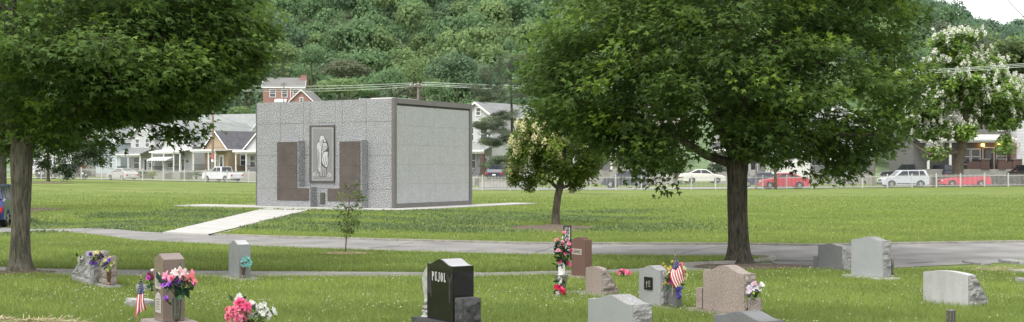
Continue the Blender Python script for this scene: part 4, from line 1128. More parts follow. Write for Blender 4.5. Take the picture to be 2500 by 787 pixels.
# black stone with the name
def black_stone():
    root, wd, t, h, bz, die = stone('headstone', 'polished black granite headstone with a white lettered name and rough black side block', 11.95, (1042.5, 1107, 1157), 789, 651, 'serp', .055, GR['black'], GR['black'], False, base=(.17, .22, .08), bmat=GR['blackr'], polish=.004)
    lm = MB(); hh = .088
    wtxt = letters(lm, 'PUJOL', hh)
    lo_ = lm.build('lettering', M_letter, die, loc=(-wtxt * .78 / 2 - .012, -t / 2 - .0015, h * .70)); lo_.scale = (.78, 1, 1.0)
    M_et = pm('etched_grey', (.028, .028, .028), .7, .5, 60)
    # etched angel on the right, praying hands on the left
    e = MB(); y = -t / 2 - .0015
    def P2(cx, cz, pts): return [(cx + a, cz + b_) for a, b_ in pts]
    e.prism(P2(wd * .36, h * .58, [(-.012, -.13), (.018, -.13), (.02, -.02), (.012, .04), (.022, .07), (.008, .11), (-.008, .11), (-.018, .07), (-.01, .03), (-.02, -.02)]), y, y + .001, 'y')
    e.prism(P2(wd * .36, h * .58, [(-.015, .06), (-.05, .13), (-.055, .16), (-.02, .13), (0, .08), (.03, .14), (.06, .17), (.05, .1), (.02, .05)]), y - .0007, y + .0003, 'y')
    e.build('etched_angel', M_et, die)
    e = MB(); e.prism(P2(-wd * .40, h * .62, [(-.03, -.08), (.03, -.09), (.035, .02), (.02, .10), (.005, .14), (-.012, .10), (-.03, .02)]), y, y + .001, 'y')
    e.prism(P2(-wd * .36, h * .5, [(-.01, -.05), (.02, -.06), (.03, .03), (.0, .05)]), y - .0007, y + .0003, 'y')
    e.build('etched_hands', M_et, die)
    # rock pitched vase block on the right end of the base
    v = MB(); bw, bt, bh = .15, .2, .25; x0 = wd / 2 + .03
    y0 = -t / 2 + .0
    v.bb(x0, x0 + bw, y0, y0 + bt, 0, bh)
    v.rough((x0, y0 - .002, 0), (x0 + bw, y0 - .002, 0), (x0 + bw, y0 - .002, bh), (x0, y0 - .002, bh), 9, 12, .014, seed=7)
    v.rough((x0 + bw + .002, y0, 0), (x0 + bw + .002, y0 + bt, 0), (x0 + bw + .002, y0 + bt, bh), (x0 + bw + .002, y0, bh), 10, 12, .022, seed=8)
    v.build('vase_block', GR['blackr'], root, loc=(0, 0, bz))
    # pale oval plaque behind the left end and small white angel figure
    M_wst = pm('weathered_white_stone', (.33, .33, .31), .85, .3, 14, .3)
    loc = wp(1056, 710, 12.8); loc.z = -.045
    o = MB(); o.prism([(.07, 0), (.08, .12), (.14, .3)] + [(.19 * math.cos(a), .45 + .19 * math.sin(a)) for a in [math.pi * i / 18 for i in range(19)]] + [(-.14, .3), (-.08, .12), (-.07, 0)], -.03, .03, 'y')
    p = o.build('oval_stone', M_wst, None, bevel=.015, merge=True); p.location = loc + Vector((0, 0, .045)); p.rotation_euler = (0, 0, SRZ)
    tag(p, 'pale weathered oval stone leaning behind the black headstone', 'memorial stone')
    loc = root.matrix_basis @ Vector((-wd / 2 - .05, -t / 2 + .03, bz))
    a = empty('angel_figurine', 'small white kneeling cherub figurine at the left foot of the black headstone', 'figurine', loc, SRZ)
    k = MB(); k.ball((0, 0, .03), (.055, .045, .03), 12, 8); k.ball((0, .005, .085), (.035, .03, .05), 12, 8); k.ball((-.03, -.02, .055), (.03, .025, .02)); k.ball((.03, -.02, .055), (.03, .025, .02))
    k.tube([(-.03, 0, .11), (-.035, -.03, .09), (-.005, -.045, .1)], [.011, .01, .008], 7); k.tube([(.03, 0, .11), (.035, -.03, .09), (.005, -.045, .1)], [.011, .01, .008], 7)
    k.build('body', M_wst, a, smooth=True)
    k = MB(); k.ball((0, -.008, .155), (.027, .028, .03), 12, 9); k.ball((0, -.037, .152), .005, 6, 4); k.build('head', M_wst, a, smooth=True)
    for sx in (-1, 1):
        k = MB(); k.prism([(0, .08), (sx * .03, .1), (sx * .055, .15), (sx * .04, .165), (sx * .01, .13)], .025, .035, 'y'); k.build('wing', M_wst, a, merge=True)
    k = MB(); k.lathe([(.06, 0), (.065, .008), (.05, .02)], (0, 0, -.002)); k.build('plinth', M_wst, a)
black_stone()

# grey polished serpentine stone with vase
g4 = stone('headstone', 'tall narrow grey polished headstone with a bronze vase of turquoise flowers', 18.0, (558, 583.3, 612.2), 679, 597.6, 'serp', .05, GR['greypol'], GR['greypol'], False, base=(.1, .1, .1), bmat=GR['grey'])
# pink obelisk-like stone, left foreground
g3 = stone('headstone', 'pink polished headstone with peaked top and two arched photo plaques on its left face', 12.25, (376, 398.8, 451), 787, 635, 'peak', .055, GR['pinkpol'], GR['pinkpol'], False, base=(.12, .14, .1), bmat=GR['r_pink'], polish=.004)
def g3_plaques():
    root, wd, t, h, bz, die = g3
    def arch(w_, z0, z1): return [(-w_, z0), (w_, z0)] + [(w_ * math.cos(a), z1 - w_ * .9 + w_ * .9 * math.sin(a)) for a in [math.pi * i / 10 for i in range(11)]]
    M_pl = pm('carved_pale_panel', (.42, .39, .36), .8, .2, 40, .5, 120)
    for z0, z1 in ((.30 * h / .62, .49 * h / .62), (.06, .285 * h / .62)):
        o = MB().prism(arch(wd * .3, z0 + .02, z1), -t / 2 - .006, -t / 2 - .002, 'y').build('arched_plaque', M_pl, die, merge=True)
        l = MB()
        for j in range(5):
            z = z0 + .05 + (z1 - z0 - .1) * j / 5; l.bb(-wd * .18, wd * .18 * (1 - .2 * (j % 2)), -t / 2 - .0075, -t / 2 - .0062, z, z + .012)
        l.build('inscription', pm('inscription_grey', (.2, .19, .18), .8), o)
g3_plaques()
st_red = stone('headstone', 'reddish brown granite headstone with a pale name panel beside the tall pink flower vase', 18.15, (1394.3, 1429, 1445.5), 675.5, 586.5, 'serp', .035, GR['red'], GR['red'], False, base=(.1, .06, .06), bmat=GR['r_pink'])
def red_name():
    root, wd, t, h, bz, die = st_red
    pw, ph = wd * .66, .085; z = h * .66
    o = MB().bb(-pw / 2 - .03, pw / 2 - .03, -t / 2 - .005, -t / 2 - .002, z - ph / 2, z + ph / 2).build('name_panel', pm('pale_name_panel', (.45, .4, .36), .8, .12, 30), die)
    text_mesh('lettering', 'QUIENNES', .082, pm('dark_lettering', (.07, .05, .045), .8), o, (-.03, -t / 2 - .0065, z), sx=pw / .47)
red_name()
st_tan = stone('headstone', 'big pink tan granite headstone with wavy top, stepped left shoulder and long rough base', 13.45, (1716.5, 1817, 1845), 770, 670, 'serp', .075, GR['pink'], GR['r_pink'], True, base=(.25, .12, .06), bmat=GR['r_pink'])
def tan_extra():
    root, wd, t, h, bz, die = st_tan
    MB().bb(-wd / 2 - .13, -wd / 2 - .026, -.08, .09, bz, bz + h * .53).build('shoulder_block', GR['pink'], root, bevel=.004)
    c = root.matrix_basis @ Vector((wd / 2 + .105, -t / 2 + .06, bz))
    v = MB(); n = 16; prof = [(.072, 0), (.075, .02), (.073, .1), (.076, .17), (.072, .195), (.055, .197), (.053, .15), (0.01, .15)]
    v.lathe(prof, (0, 0, 0), 22)
    vs = [Vector(p) for p in v.V]
    v.V = [tuple(p * (1 + .07 * mnoise.noise(p * 28)) if p.z < .19 else p) for p in vs]
    e = empty('granite_vase', 'round rough pink granite vase at the right end of the big tan headstone', 'vase', c, SRZ)
    v.build('vessel', GR['r_pink'], e)
    return c
tan_vase = tan_extra()
st_plq = stone('headstone', 'light grey headstone with a black cross plaque beside the flag and yellow flowers', 14.45, (1559.8, 1612.8, 1637.5), 752, 661, 'serp', .045, GR['grey'], GR['r_grey'], True, base=(.02, .2, .02), bmat=GR['r_grey'])
def plq():
    root, wd, t, h, bz, die = st_plq
    o = MB().bb(-wd * .5 + wd * .27, -wd * .5 + wd * .65, -t / 2 - .012, -t / 2 - .002, h * .445, h * .79).build('cross_plaque', pm('black_plaque', (.012, .012, .013), .2), die, bevel=.002)
    cx = -wd * .05 + .0; cz = h * .6
    k = MB(); y0, y1 = -t / 2 - .015, -t / 2 - .013
    k.bb(cx - .022, cx - .015, y0, y1, cz - .045, cz + .035); k.bb(cx - .036, cx - .0, y0, y1, cz + .01, cz + .017); 
    for j in range(5): k.bb(cx + .012, cx + .05 - .01 * (j % 2), y0, y1, cz - .03 + j * .016, cz - .025 + j * .016)
    k.build('plaque_cross', pm('plaque_silver', (.35, .35, .33), .4), o)
plq()
st_front = stone('headstone', 'green grey headstone with wavy top, nearest the camera and cut off by the bottom edge', 11.05, (1435.6, 1545, 1591), 866, 745.5, 'serp', .06, GR['green'], GR['r_grey'], True, base=(.15, .15, .08), bmat=GR['r_grey'])
st_blk2 = stone('headstone', 'dark polished headstone of which only the curved top shows at the bottom edge', 10.4, (1741, 1866, 1915), 890, 786.5, 'serp', .055, GR['dgrey'], GR['dgrey'], False, base=(.15, .15, .08), bmat=GR['r_grey'])
st_sl1 = stone('slant_marker', 'small pinkish slant headstone with rough sloping side and a long grey base', 15.75, (1429.7, 1468, 1511), 724, 658, 'oval', .025, GR['pink'], GR['r_pink'], True, base=(.30, .03, .05), slant='back', bmat=GR['mott'])
st_dg = stone('headstone', 'dark grey headstone with low left shoulder standing against the road', 19.6, (1997.5, 2055.5, 2071), 658, 602, 'serp', .035, GR['dgrey'], GR['r_grey'], True, base=(.2, .15, .05), bmat=GR['dgrey'])
def dg_extra():
    root, wd, t, h, bz, die = st_dg
    MB().bb(-wd / 2 - .13, -wd / 2 - .026, -.05, .05, bz, bz + h * .48).build('shoulder_block', GR['dgrey'], root, bevel=.004)
    b = MB(); b.bb(wd / 2 + .03, wd / 2 + .17, -.07, .08, bz, bz + h * .45); b.rough((wd / 2 + .172, -.07, bz), (wd / 2 + .172, .08, bz), (wd / 2 + .172, .08, bz + h * .45), (wd / 2 + .172, -.07, bz + h * .45), 8, 8, .018); b.build('shoulder_block', GR['r_grey'], root)
dg_extra()
st_lg = stone('headstone', 'tall light blue grey headstone on a wide flat base in front of the road', 18.0, (2078.3, 2155, 2175.3), 678.5, 589, 'serp', .05, GR['blue'], GR['r_grey'], True, base=(.13, .13, .06), bmat=GR['pale'])
st_ws = stone('slant_marker', 'wide pale slant headstone at the right with its slope facing away', 14.5, (2254, 2363.8, 2413), 750.5, 672, 'oval', .03, GR['pale'], GR['r_grey'], True, slant='back')
st_A = stone('slant_marker', 'rough hewn grey slant headstone left of the smaller vase marker', 17.05, (174.5, 221, 266), 703, 615.5, 'flat', 0, GR['r_grey'], GR['r_grey'], True, slant='left')
st_B = stone('slant_marker', 'small pinkish grey slant headstone on a rough base holding a bronze vase', 16.75, (234, 264, 285.5), 697, 627, 'flat', 0, GR['r_pink'], GR['r_pink'], True, slant='left', base=(.04, .05, .05), bmat=GR['r_grey'])
def low_marker(label, px, py, w_, d_, h_, mat, rz=SRZ, bevelled=True, name='flat_marker'):
    g0 = gp(px, py); r = empty(name, label, 'grave marker', g0, rz)
    mb = MB(); mb.prism([(-d_ / 2, -.03), (d_ / 2, -.03), (d_ / 2, h_ * .8), (-d_ / 2, h_)] , -w_ / 2, w_ / 2, 'x')
    mb.rough((w_ / 2 + .002, -d_ / 2, -.03), (w_ / 2 + .002, d_ / 2, -.03), (w_ / 2 + .002, d_ / 2, h_ * .78), (w_ / 2 + .002, -d_ / 2, h_ * .97), 8, 5, .012, mi=1)
    mb.rough((-w_ / 2, -d_ / 2 - .002, -.03), (w_ / 2, -d_ / 2 - .002, -.03), (w_ / 2, -d_ / 2 - .002, h_ * .97), (-w_ / 2, -d_ / 2 - .002, h_ * .97), 14, 5, .012, mi=1)
    mb.build('marker_stone', [mat, GR['r_pale']], r)
low_marker('low pale marker block in the grass left of the pink peaked headstone', 343, 750, .30, .26, .105, GR['pale'])
low_marker('low dark grey marker by the road at the right, nearer the tall grey headstone', 2385, 645, .5, .22, .05, GR['dgrey'], R(-75))
low_marker('low mid grey marker by the road next to the right edge', 2478, 643, .55, .25, .055, GR['grey'], R(-75))
low_marker('low grey marker in the dry straw patch at the right edge', 2492, 667, .3, .22, .05, GR['grey'], R(-75))
low_marker('small pale marker block cut by the right edge', 2498, 692, .16, .14, .09, GR['pale'], R(-57))
low_marker('low grey slab half sunk in the clover behind the dark pink roses', 352, 711, .2, .15, .09, GR['grey'])

# ------------------------------------------------------------------ flowers, vases, flags
PC = {}
def petm(n, c):
    if n not in PC: PC[n] = leafmat('petal_' + n, c, .4, .6, yellow=(1.05, 1.05, 1.05), spec=.2)
    return PC[n]
COLS = {'purple': (.2, .07, .55), 'dpurple': (.15, .05, .42), 'lilac': (.5, .22, .8), 'pink': (.95, .32, .46), 'hot': (.92, .15, .34), 'coral': (.92, .25, .3), 'white': (.72, .72, .68), 'blush': (.72, .5, .5), 'cream': (.62, .58, .28), 'yellow': (.62, .5, .08), 'teal': (.2, .5, .48), 'red': (.45, .012, .06), 'lav': (.6, .52, .62), 'magenta': (.6, .1, .5), 'dusk': (.28, .07, .12), 'ltpink': (.75, .4, .5)}
def petal_strip(L_, wd, curl, lift):
    """curved petal, 3 quads along"""
    pts = []
    for i in range(4):
        t = i / 3; a = lift - curl * t
        pts.append((t, a))
    V = []; r = 0; z = 0
    prof = [.25, .9, 1.0, .25]
    rows = []
    for i in range(4):
        rows.append([(-wd * prof[i] / 2, r, z + .12 * wd * (i in (1, 2))), (0, r, z), (wd * prof[i] / 2, r, z + .12 * wd * (i in (1, 2)))])
        a = lift - curl * i / 3; r += L_ / 3 * math.cos(a); z += L_ / 3 * math.sin(a)
    fs = []
    for i in range(3):
        for k in range(2): fs.append([rows[i][k], rows[i][k + 1], rows[i + 1][k + 1], rows[i + 1][k]])
    return np.array(fs)
def bloom(parent, c, d, r, kind, col, name='bloom'):
    """flower head facing direction d, local to parent"""
    d = Vector(d).normalized(); q = d.to_track_quat('Z', 'Y').to_matrix()
    Q = []; T = []
    def ring(n, L_, wd, curl, lift, z, ph, t):
        P = petal_strip(L_, wd, curl, lift)
        for k in range(n):
            a = ph + 2 * math.pi * k / n + rng.normal() * .12; ca, sa = math.cos(a), math.sin(a); s = 1 + .12 * rng.normal()
            W = P * s; X = W[..., 0] * ca - W[..., 1] * sa; Yy = W[..., 0] * sa + W[..., 1] * ca
            Q.append(np.stack([X, Yy, W[..., 2] + z], -1)); T.append(np.full(len(P), t + .12 * rng.normal()))
    if kind == 'rose':
        ring(6, r * 1.0, r * .95, 1.5, .9, -r * .1, 0, .5); ring(5, r * .85, r * .8, 1.2, 1.25, 0, .6, .42); ring(4, r * .65, r * .6, .8, 1.45, .05 * r, .2, .36); ring(3, r * .5, r * .45, .2, 1.5, .1 * r, 0, .3)
    elif kind == 'mum':
        for j in range(6): ring(11 - j, r * (1 - .11 * j), r * .3, 1.0, .1 + .27 * j, .04 * r * j, j * .4, .5 - .02 * j)
    elif kind == 'lily':
        ring(3, r * 1.15, r * .5, 1.5, 1.1, 0, 0, .55); ring(3, r * 1.1, r * .42, 1.5, 1.05, -.02 * r, math.pi / 3, .5)
    elif kind == 'orchid':
        ring(5, r, r * .85, .7, .35, 0, 0, .5)
    elif kind == 'tulip':
        ring(3, r * 1.5, r * 1.1, .9, 1.5, -r * .3, 0, .5); ring(3, r * 1.45, r * 1.0, .8, 1.6, -r * .3, 1.05, .42)
    elif kind == 'daisy':
        ring(9, r, r * .5, .4, .3, 0, 0, .55); ring(6, r * .5, r * .3, .6, .9, .05 * r, .3, .3)
    elif kind == 'hyd':
        for k in range(26):
            e = unit(1)[0]; e[2] = abs(e[2]); P = petal_strip(r * .34, r * .3, .6, .4)
            m = Vector(e).to_track_quat('Z', 'Y').to_matrix()
            for j in range(4):
                a = j * math.pi / 2 + k; W = P.copy(); X = W[..., 0] * math.cos(a) - W[..., 1] * math.sin(a); Yy = W[..., 0] * math.sin(a) + W[..., 1] * math.cos(a)
                W = np.stack([X, Yy, W[..., 2]], -1) @ np.array(m).T + e * r * .75
                Q.append(W); T.append(np.full(len(P), .45 + .15 * rng.normal()))
    V = np.concatenate(Q).reshape(-1, 3) @ np.array(q).T + np.array(c)
    return fast(name, V, 4, petm(col, COLS[col]), parent, np.repeat(np.concatenate(T), 4))
def bouquet(label, base, blooms, Y, leaves_n=30, leaf_r=.06, leafc=(.04, .085, .02), leaf_sz=.06, group=None, stems=True, name='flower_bouquet', cat='flowers', leafs_at=None, dspread=.05, rz=0):
    """blooms: (px, py, radius_m, kind, colour); base: world point where the stems start"""
    base = Vector(base); root = empty(name, label, cat, base, 0, group)
    pts = []
    for (px, py, r, kind, col) in blooms:
        p = wp(px, py, Y + rng.normal() * dspread - .02) - base; pts.append(p)
        d = Vector((p.x * 2.2, -.1 + .0 * p.y, .06 + max(p.z, 0) * .4)).normalized() + Vector((rng.normal() * .2, -.55, .25))
        bloom(root, p, d, r, kind, col)
    if stems:
        mb = MB()
        for p in pts:
            mb.tube([(p.x * .08, p.y * .08, 0), (p.x * .5, p.y * .5, p.z * .6), tuple(p)], .0035, 5)
        o = mb.build('stems', pm('stem', (.04, .085, .025), .7, .3), root)
    if leaves_n:
        c = np.array([tuple(p) for p in (leafs_at or pts)]); m = leaves_n
        i = rng.integers(0, len(c), m); t = .35 + .6 * rng.random(m)
        pos = c[i] * t[:, None] + rng.normal(size=(m, 3)) * leaf_r * .5
        yd = unit(m) + c[i] * 2 + np.array([0, 0, .1]); V = leaves(pos, yd, unit(m) + np.array([0, -.6, .6]), leaf_sz * (.6 + .8 * rng.random(m)), KITE)
        fast('foliage', V, 4, leafmat('bouquet_leaf_%d' % int(leafc[0] * 1000), leafc, .25), root, np.repeat(.45 + .2 * rng.normal(size=m), 4))
    return root
def vase(label, base, prof, mat, name='flower_vase', ribs=0, extra=None, rz=0, cat='vase'):
    e = empty(name, label, cat, base, rz)
    MB().lathe(prof, (0, 0, 0), 24).build('vessel', mat, e, smooth=True)
    if ribs:
        mb = MB()
        r = max(p[0] for p in prof); zz = [p[1] for p in prof]; z0, z1 = min(zz) + (max(zz) - min(zz)) * .35, max(zz) * .93
        for k in range(ribs):
            a = 2 * math.pi * k / ribs; mb.tube([(r * .86 * math.cos(a), r * .86 * math.sin(a), z0), (r * .98 * math.cos(a), r * .98 * math.sin(a), (z0 + z1) / 2), (r * .98 * math.cos(a), r * .98 * math.sin(a), z1)], r * .07, 5)
        mb.build('relief', extra or mat, e)
    return e
M_bronze = pm('bronze', (.16, .10, .07), .4, .3, 20, metal=.5)
M_pewter = pm('pewter', (.32, .31, .29), .38, .3, 30, metal=.8)
M_pewd = pm('pewter_dark', (.17, .165, .155), .5, .3, 30, metal=.6)
# slant stone flowers (saddle on the rough grey stone)
bouquet('purple and cream saddle bouquet with brown ribbon on the rough grey slant headstone', wp(240, 632, 17.0), [(222, 622, .04, 'rose', 'dpurple'), (231, 618, .034, 'daisy', 'cream'), (238, 616, .03, 'daisy', 'cream'), (246, 619, .026, 'rose', 'dusk'), (228, 627, .026, 'daisy', 'cream'), (244, 632, .026, 'daisy', 'dusk'), (240, 614, .022, 'rose', 'dusk'), (250, 616, .02, 'daisy', 'cream'), (249, 624, .025, 'rose', 'dpurple'), (225, 642, .045, 'hyd', 'purple'), (233, 644, .03, 'hyd', 'purple')], 16.95, 26, .05, (.05, .06, .025), .045)
bouquet('small white flowers tucked behind the left slope of the rough grey headstone', wp(196, 642, 17.4), [(196, 630, .03, 'orchid', 'white'), (200, 628, .026, 'orchid', 'white'), (194, 637, .024, 'orchid', 'white'), (192, 633, .02, 'orchid', 'cream')], 17.35, 6)
cB = wp(266, 697, 16.6); cB.z = gzs(cB.x, cB.y) + .075
zt = wp(266, 661, 16.6).z - cB.z
vase('brown bronze grave vase standing on the base of the small slant headstone', cB, [(.035, 0), (.035, .008), (.018, .02), (.022, .04), (.03, zt * .5), (.034, zt * .9), (.038, zt), (.03, zt), (.028, zt - .03), (0.004, zt - .03)], M_bronze)
bouquet('purple and pale green bouquet in the bronze vase of the small slant headstone', cB + Vector((0, 0, zt)), [(256, 647, .036, 'rose', 'dpurple'), (262, 643, .034, 'rose', 'purple'), (268, 636, .034, 'rose', 'purple'), (252, 650, .028, 'rose', 'purple'), (256, 637, .026, 'daisy', 'cream'), (249, 642, .026, 'daisy', 'cream'), (273, 644, .03, 'daisy', 'cream'), (277, 641, .022, 'daisy', 'cream'), (267, 629, .02, 'daisy', 'cream'), (271, 648, .024, 'daisy', 'cream')], 16.55, 34, .04, (.16, .22, .06), .06)
# teal vase
root, wd, t, h, bz, die = g4
c = root.matrix_basis @ Vector((wd / 2 + .045, -t / 2 + .05, bz))
zt = .245
vase('slim dark bronze vase at the side of the tall narrow grey headstone', c, [(.03, 0), (.032, .01), (.012, .03), (.02, .05), (.034, .15), (.038, zt), (.03, zt), (.028, zt - .05), (.004, zt - .05)], M_bronze)
bq = [(wp(601, 640, c.y), )]
bouquet('round bunch of pale turquoise flowers in the slim bronze vase', c + Vector((0, 0, zt)), [(601 + dx, 640 + dy, .026, 'orchid', 'teal') for dx, dy in ((0, -12), (-7, -8), (7, -8), (-11, -1), (-3, -3), (4, -2), (11, -1), (-9, 6), (-2, 5), (5, 6), (11, 5), (0, 9), (-6, 10), (7, 10))], c.y - .02, 14, .03, (.03, .08, .05), .035, dspread=.02)
# pewter vase and lilies, left foreground
root, wd, t, h, bz, die = g3
c = root.matrix_basis @ Vector((wd / 2 + .1, -t / 2 + .06, 0)); c.z = root.location.z + bz
c = wp(431, 786, 12.0); c.z = root.location.z + max(bz, .1)
zt = wp(431, 726, 12.0).z - c.z
M_pew = vase('ornate pewter vase on a foot in front of the pink peaked headstone', c, [(.048, -.0), (.05, .008), (.03, .018), (.012, .028), (.012, .04), (.03, .052), (.04, .075), (.04, zt * .97), (.043, zt), (.037, zt), (.035, zt - .06), (.004, zt - .06)], M_pewd, ribs=8, extra=M_pewter)
bouquet('large pink, white and purple lily bouquet in the ornate pewter vase', c + Vector((0, 0, zt)), [(438, 672, .085, 'lily', 'blush'), (428, 668, .05, 'lily', 'white'), (462, 684, .085, 'lily', 'coral'), (458, 692, .05, 'rose', 'coral'), (410, 680, .075, 'lily', 'pink'), (402, 690, .055, 'rose', 'magenta'), (417, 698, .05, 'tulip', 'lilac'), (433, 690, .05, 'rose', 'lilac'), (443, 692, .042, 'tulip', 'lilac'), (447, 680, .05, 'rose', 'blush'), (469, 694, .04, 'rose', 'magenta'), (404, 696, .045, 'rose', 'lilac'), (420, 682, .05, 'rose', 'pink'), (450, 670, .05, 'lily', 'white'), (426, 690, .04, 'rose', 'magenta')], 11.98, 46, .08, (.03, .065, .02), .1, dspread=.04)
bouquet('single fallen lilac tulip below the lily bouquet', wp(409, 737, 11.95), [(407, 731, .042, 'tulip', 'lilac')], 11.95, 4, .02)
bouquet('dark dusky pink silk roses behind the pink peaked headstone', wp(372, 710, 13.2), [(366, 673, .05, 'rose', 'dusk'), (372, 679, .04, 'rose', 'dusk'), (363, 680, .036, 'rose', 'magenta'), (372, 660, .02, 'orchid', 'white')], 13.2, 12, .05, (.03, .05, .02), .06)
# pink mums and white orchids, bottom edge
cP = gp(600, 806)
bouquet('hot pink mum bouquet with white orchid sprays standing in the grass at the bottom edge', cP, [(586, 742, .085, 'mum', 'hot'), (572, 760, .085, 'mum', 'pink'), (598, 768, .085, 'mum', 'pink'), (560, 772, .07, 'mum', 'pink'), (602, 748, .07, 'mum', 'hot'), (583, 778, .07, 'mum', 'pink'), (606, 757, .05, 'rose', 'blush'), (556, 755, .04, 'mum', 'coral'),
        (583, 722, .036, 'orchid', 'white'), (579, 730, .034, 'orchid', 'white'), (576, 738, .03, 'orchid', 'white'), (587, 728, .03, 'orchid', 'white'), (620, 745, .04, 'orchid', 'white'), (628, 758, .042, 'orchid', 'white'), (636, 748, .04, 'orchid', 'white'), (645, 744, .038, 'orchid', 'white'), (650, 758, .042, 'orchid', 'white'), (640, 766, .038, 'orchid', 'white'), (658, 768, .036, 'orchid', 'white'), (667, 757, .034, 'orchid', 'white'), (671, 764, .03, 'orchid', 'white'), (655, 775, .036, 'orchid', 'white'), (624, 770, .036, 'orchid', 'white'), (614, 738, .03, 'orchid', 'white')], 12.55, 40, .07, (.06, .1, .05), .075, dspread=.05)
# tall arrangement: fluted column vase, roses, urn, poinsettia
c = gp(1371, 714); YT = c.y
zt1 = wp(1371, 668, YT).z - c.z; zt2 = wp(1371, 641, YT).z - c.z
vase('grey metal urn on the ground holding the fluted white vase', c, [(.055, 0), (.06, .01), (.035, .03), (.05, .06), (.075, zt1 * .6), (.085, zt1 * .9), (.09, zt1), (.075, zt1), (.07, zt1 - .04), (.004, zt1 - .04)], M_pewter, name='urn')
v = MB(); n = 24
pr = []
for k in range(n * 2):
    a = math.pi * k / n; r = .047 if k % 2 else .041; pr.append((r * math.cos(a), r * math.sin(a)))
v.prism(pr, -.04, zt2 - zt1, 'z'); e = empty('flower_vase', 'fluted white vase set in the grey urn under the pink roses', 'vase', c + Vector((0, 0, zt1)))
v.build('vessel', M_white, e, merge=True)
rb = [(1377, 569, 'pink'), (1360, 587, 'pink'), (1373, 593, 'ltpink'), (1384, 588, 'ltpink'), (1376, 583, 'white'), (1372, 603, 'coral'), (1386, 602, 'ltpink'), (1370, 612, 'pink'), (1380, 620, 'pink'), (1393, 612, 'hot'), (1365, 600, 'blush'), (1388, 595, 'pink'), (1363, 613, 'ltpink')]
bouquet('tall spray of pink and white roses in the fluted white vase', c + Vector((0, 0, zt2)), [(x, y, .036, 'rose', k) for x, y, k in rb] + [(1384, 641, .05, 'rose', 'hot'), (1388, 647, .045, 'lily', 'hot'), (1367, 640, .035, 'rose', 'hot')], YT - .02, 90, .07, (.025, .055, .022), .085, dspread=.05)
bouquet('spray of white silk blooms hanging down the grey urn', wp(1367, 690, YT - .1), [(1366, 680, .03, 'lily', 'white'), (1368, 690, .026, 'lily', 'white'), (1371, 684, .022, 'orchid', 'white'), (1365, 697, .022, 'orchid', 'white')], YT - .12, 10, .04, (.03, .06, .03), .08)
cR = gp(1364, 726)
bouquet('red poinsettia bunch with white sprigs on the ground before the grey urn', cR, [(1365, 705, .06, 'lily', 'red'), (1371, 712, .06, 'lily', 'red'), (1360, 703, .045, 'rose', 'red'), (1374, 718, .045, 'lily', 'red'), (1363, 715, .03, 'orchid', 'white'), (1361, 722, .028, 'orchid', 'white'), (1365, 724, .025, 'orchid', 'white'), (1372, 706, .03, 'lily', 'hot')], cR.y, 16, .05, (.02, .04, .015), .075)
# pink flowers in a dark ground pot
c = gp(1522, 678); zt = .07
vase('dark low ground pot of pink flowers on the lawn behind the cross plaque stone', c, [(.03, 0), (.05, zt * .6), (.055, zt), (.045, zt), (.04, .04), (.004, .04)], M_black, name='flower_pot', cat='pot')
bouquet('low cushion of bright pink flowers in the dark ground pot', c + Vector((0, 0, zt)), [(1522 + dx, 665 + dy, .038, 'rose', k) for dx, dy, k in ((-10, 0, 'hot'), (-5, -3, 'pink'), (1, -3, 'hot'), (7, -2, 'pink'), (12, 1, 'hot'), (-7, 4, 'pink'), (0, 3, 'hot'), (6, 4, 'pink'), (15, 3, 'hot'))], c.y, 10, .04, dspread=.03)
# grey pot with yellow flowers, ribbon
root, wd, t, h, bz, die = st_plq
c = root.matrix_basis @ Vector((wd / 2 + .14, -t / 2 + .1, max(bz, .02)))
c.z = gzs(c.x, c.y) + .03; zt = wp(1648, 703, c.y).z - c.z
vase('plain grey cylinder vase at the right of the cross plaque headstone', c, [(.075, 0), (.08, .01), (.078, zt * .9), (.084, zt), (.075, zt), (.07, zt - .05), (.004, zt - .05)], GR['dgrey'], name='stone_vase')
bouquet('yellow and cream flowers behind the flag in the grey cylinder vase', c + Vector((0, 0, zt)), [(1629, 666, .042, 'daisy', 'cream'), (1634, 654, .032, 'daisy', 'yellow'), (1642, 640, .025, 'hyd', 'yellow'), (1619, 645, .02, 'hyd', 'yellow'), (1624, 652, .022, 'hyd', 'yellow'), (1627, 690, .025, 'hyd', 'yellow'), (1631, 676, .022, 'hyd', 'yellow'), (1670, 656, .03, 'daisy', 'cream'), (1675, 671, .03, 'daisy', 'cream'), (1673, 680, .024, 'daisy', 'cream'), (1623, 667, .028, 'rose', 'lav'), (1634, 660, .024, 'rose', 'lav'), (1662, 646, .03, 'rose', 'coral'), (1667, 665, .03, 'rose', 'coral'), (1640, 690, .036, 'rose', 'magenta'), (1646, 648, .026, 'daisy', 'yellow'), (1622, 695, .016, 'hyd', 'yellow'), (1633, 693, .016, 'hyd', 'yellow')], c.y - .02, 50, .06, (.06, .09, .02), .055, dspread=.04)
rbn = MB(); Yr = c.y - .1
for pts in ([(1658, 700), (1660, 707), (1655, 714), (1651, 708), (1655, 701)], [(1660, 702), (1667, 701), (1667, 705), (1661, 706)], [(1655, 712), (1652, 722), (1656, 727)], [(1659, 714), (1663, 722), (1660, 729), (1656, 728)]):
    P = [wp(a, b_, Yr + .01 * math.sin(a)) for a, b_ in pts]
    for i in range(len(P) - 1):
        d = (P[i + 1] - P[i]).normalized(); nrm = Vector((-d.z, .3, d.x)).normalized() * .011
        rbn.add([P[i] - nrm, P[i] + nrm, P[i + 1] + nrm, P[i + 1] - nrm], [(0, 1, 2, 3)])
tag(rbn.build('ribbon', pm('blue_ribbon', (.07, .06, .35), .5, .3)), 'purple blue ribbon hanging over the rim of the grey cylinder vase', 'ribbon')
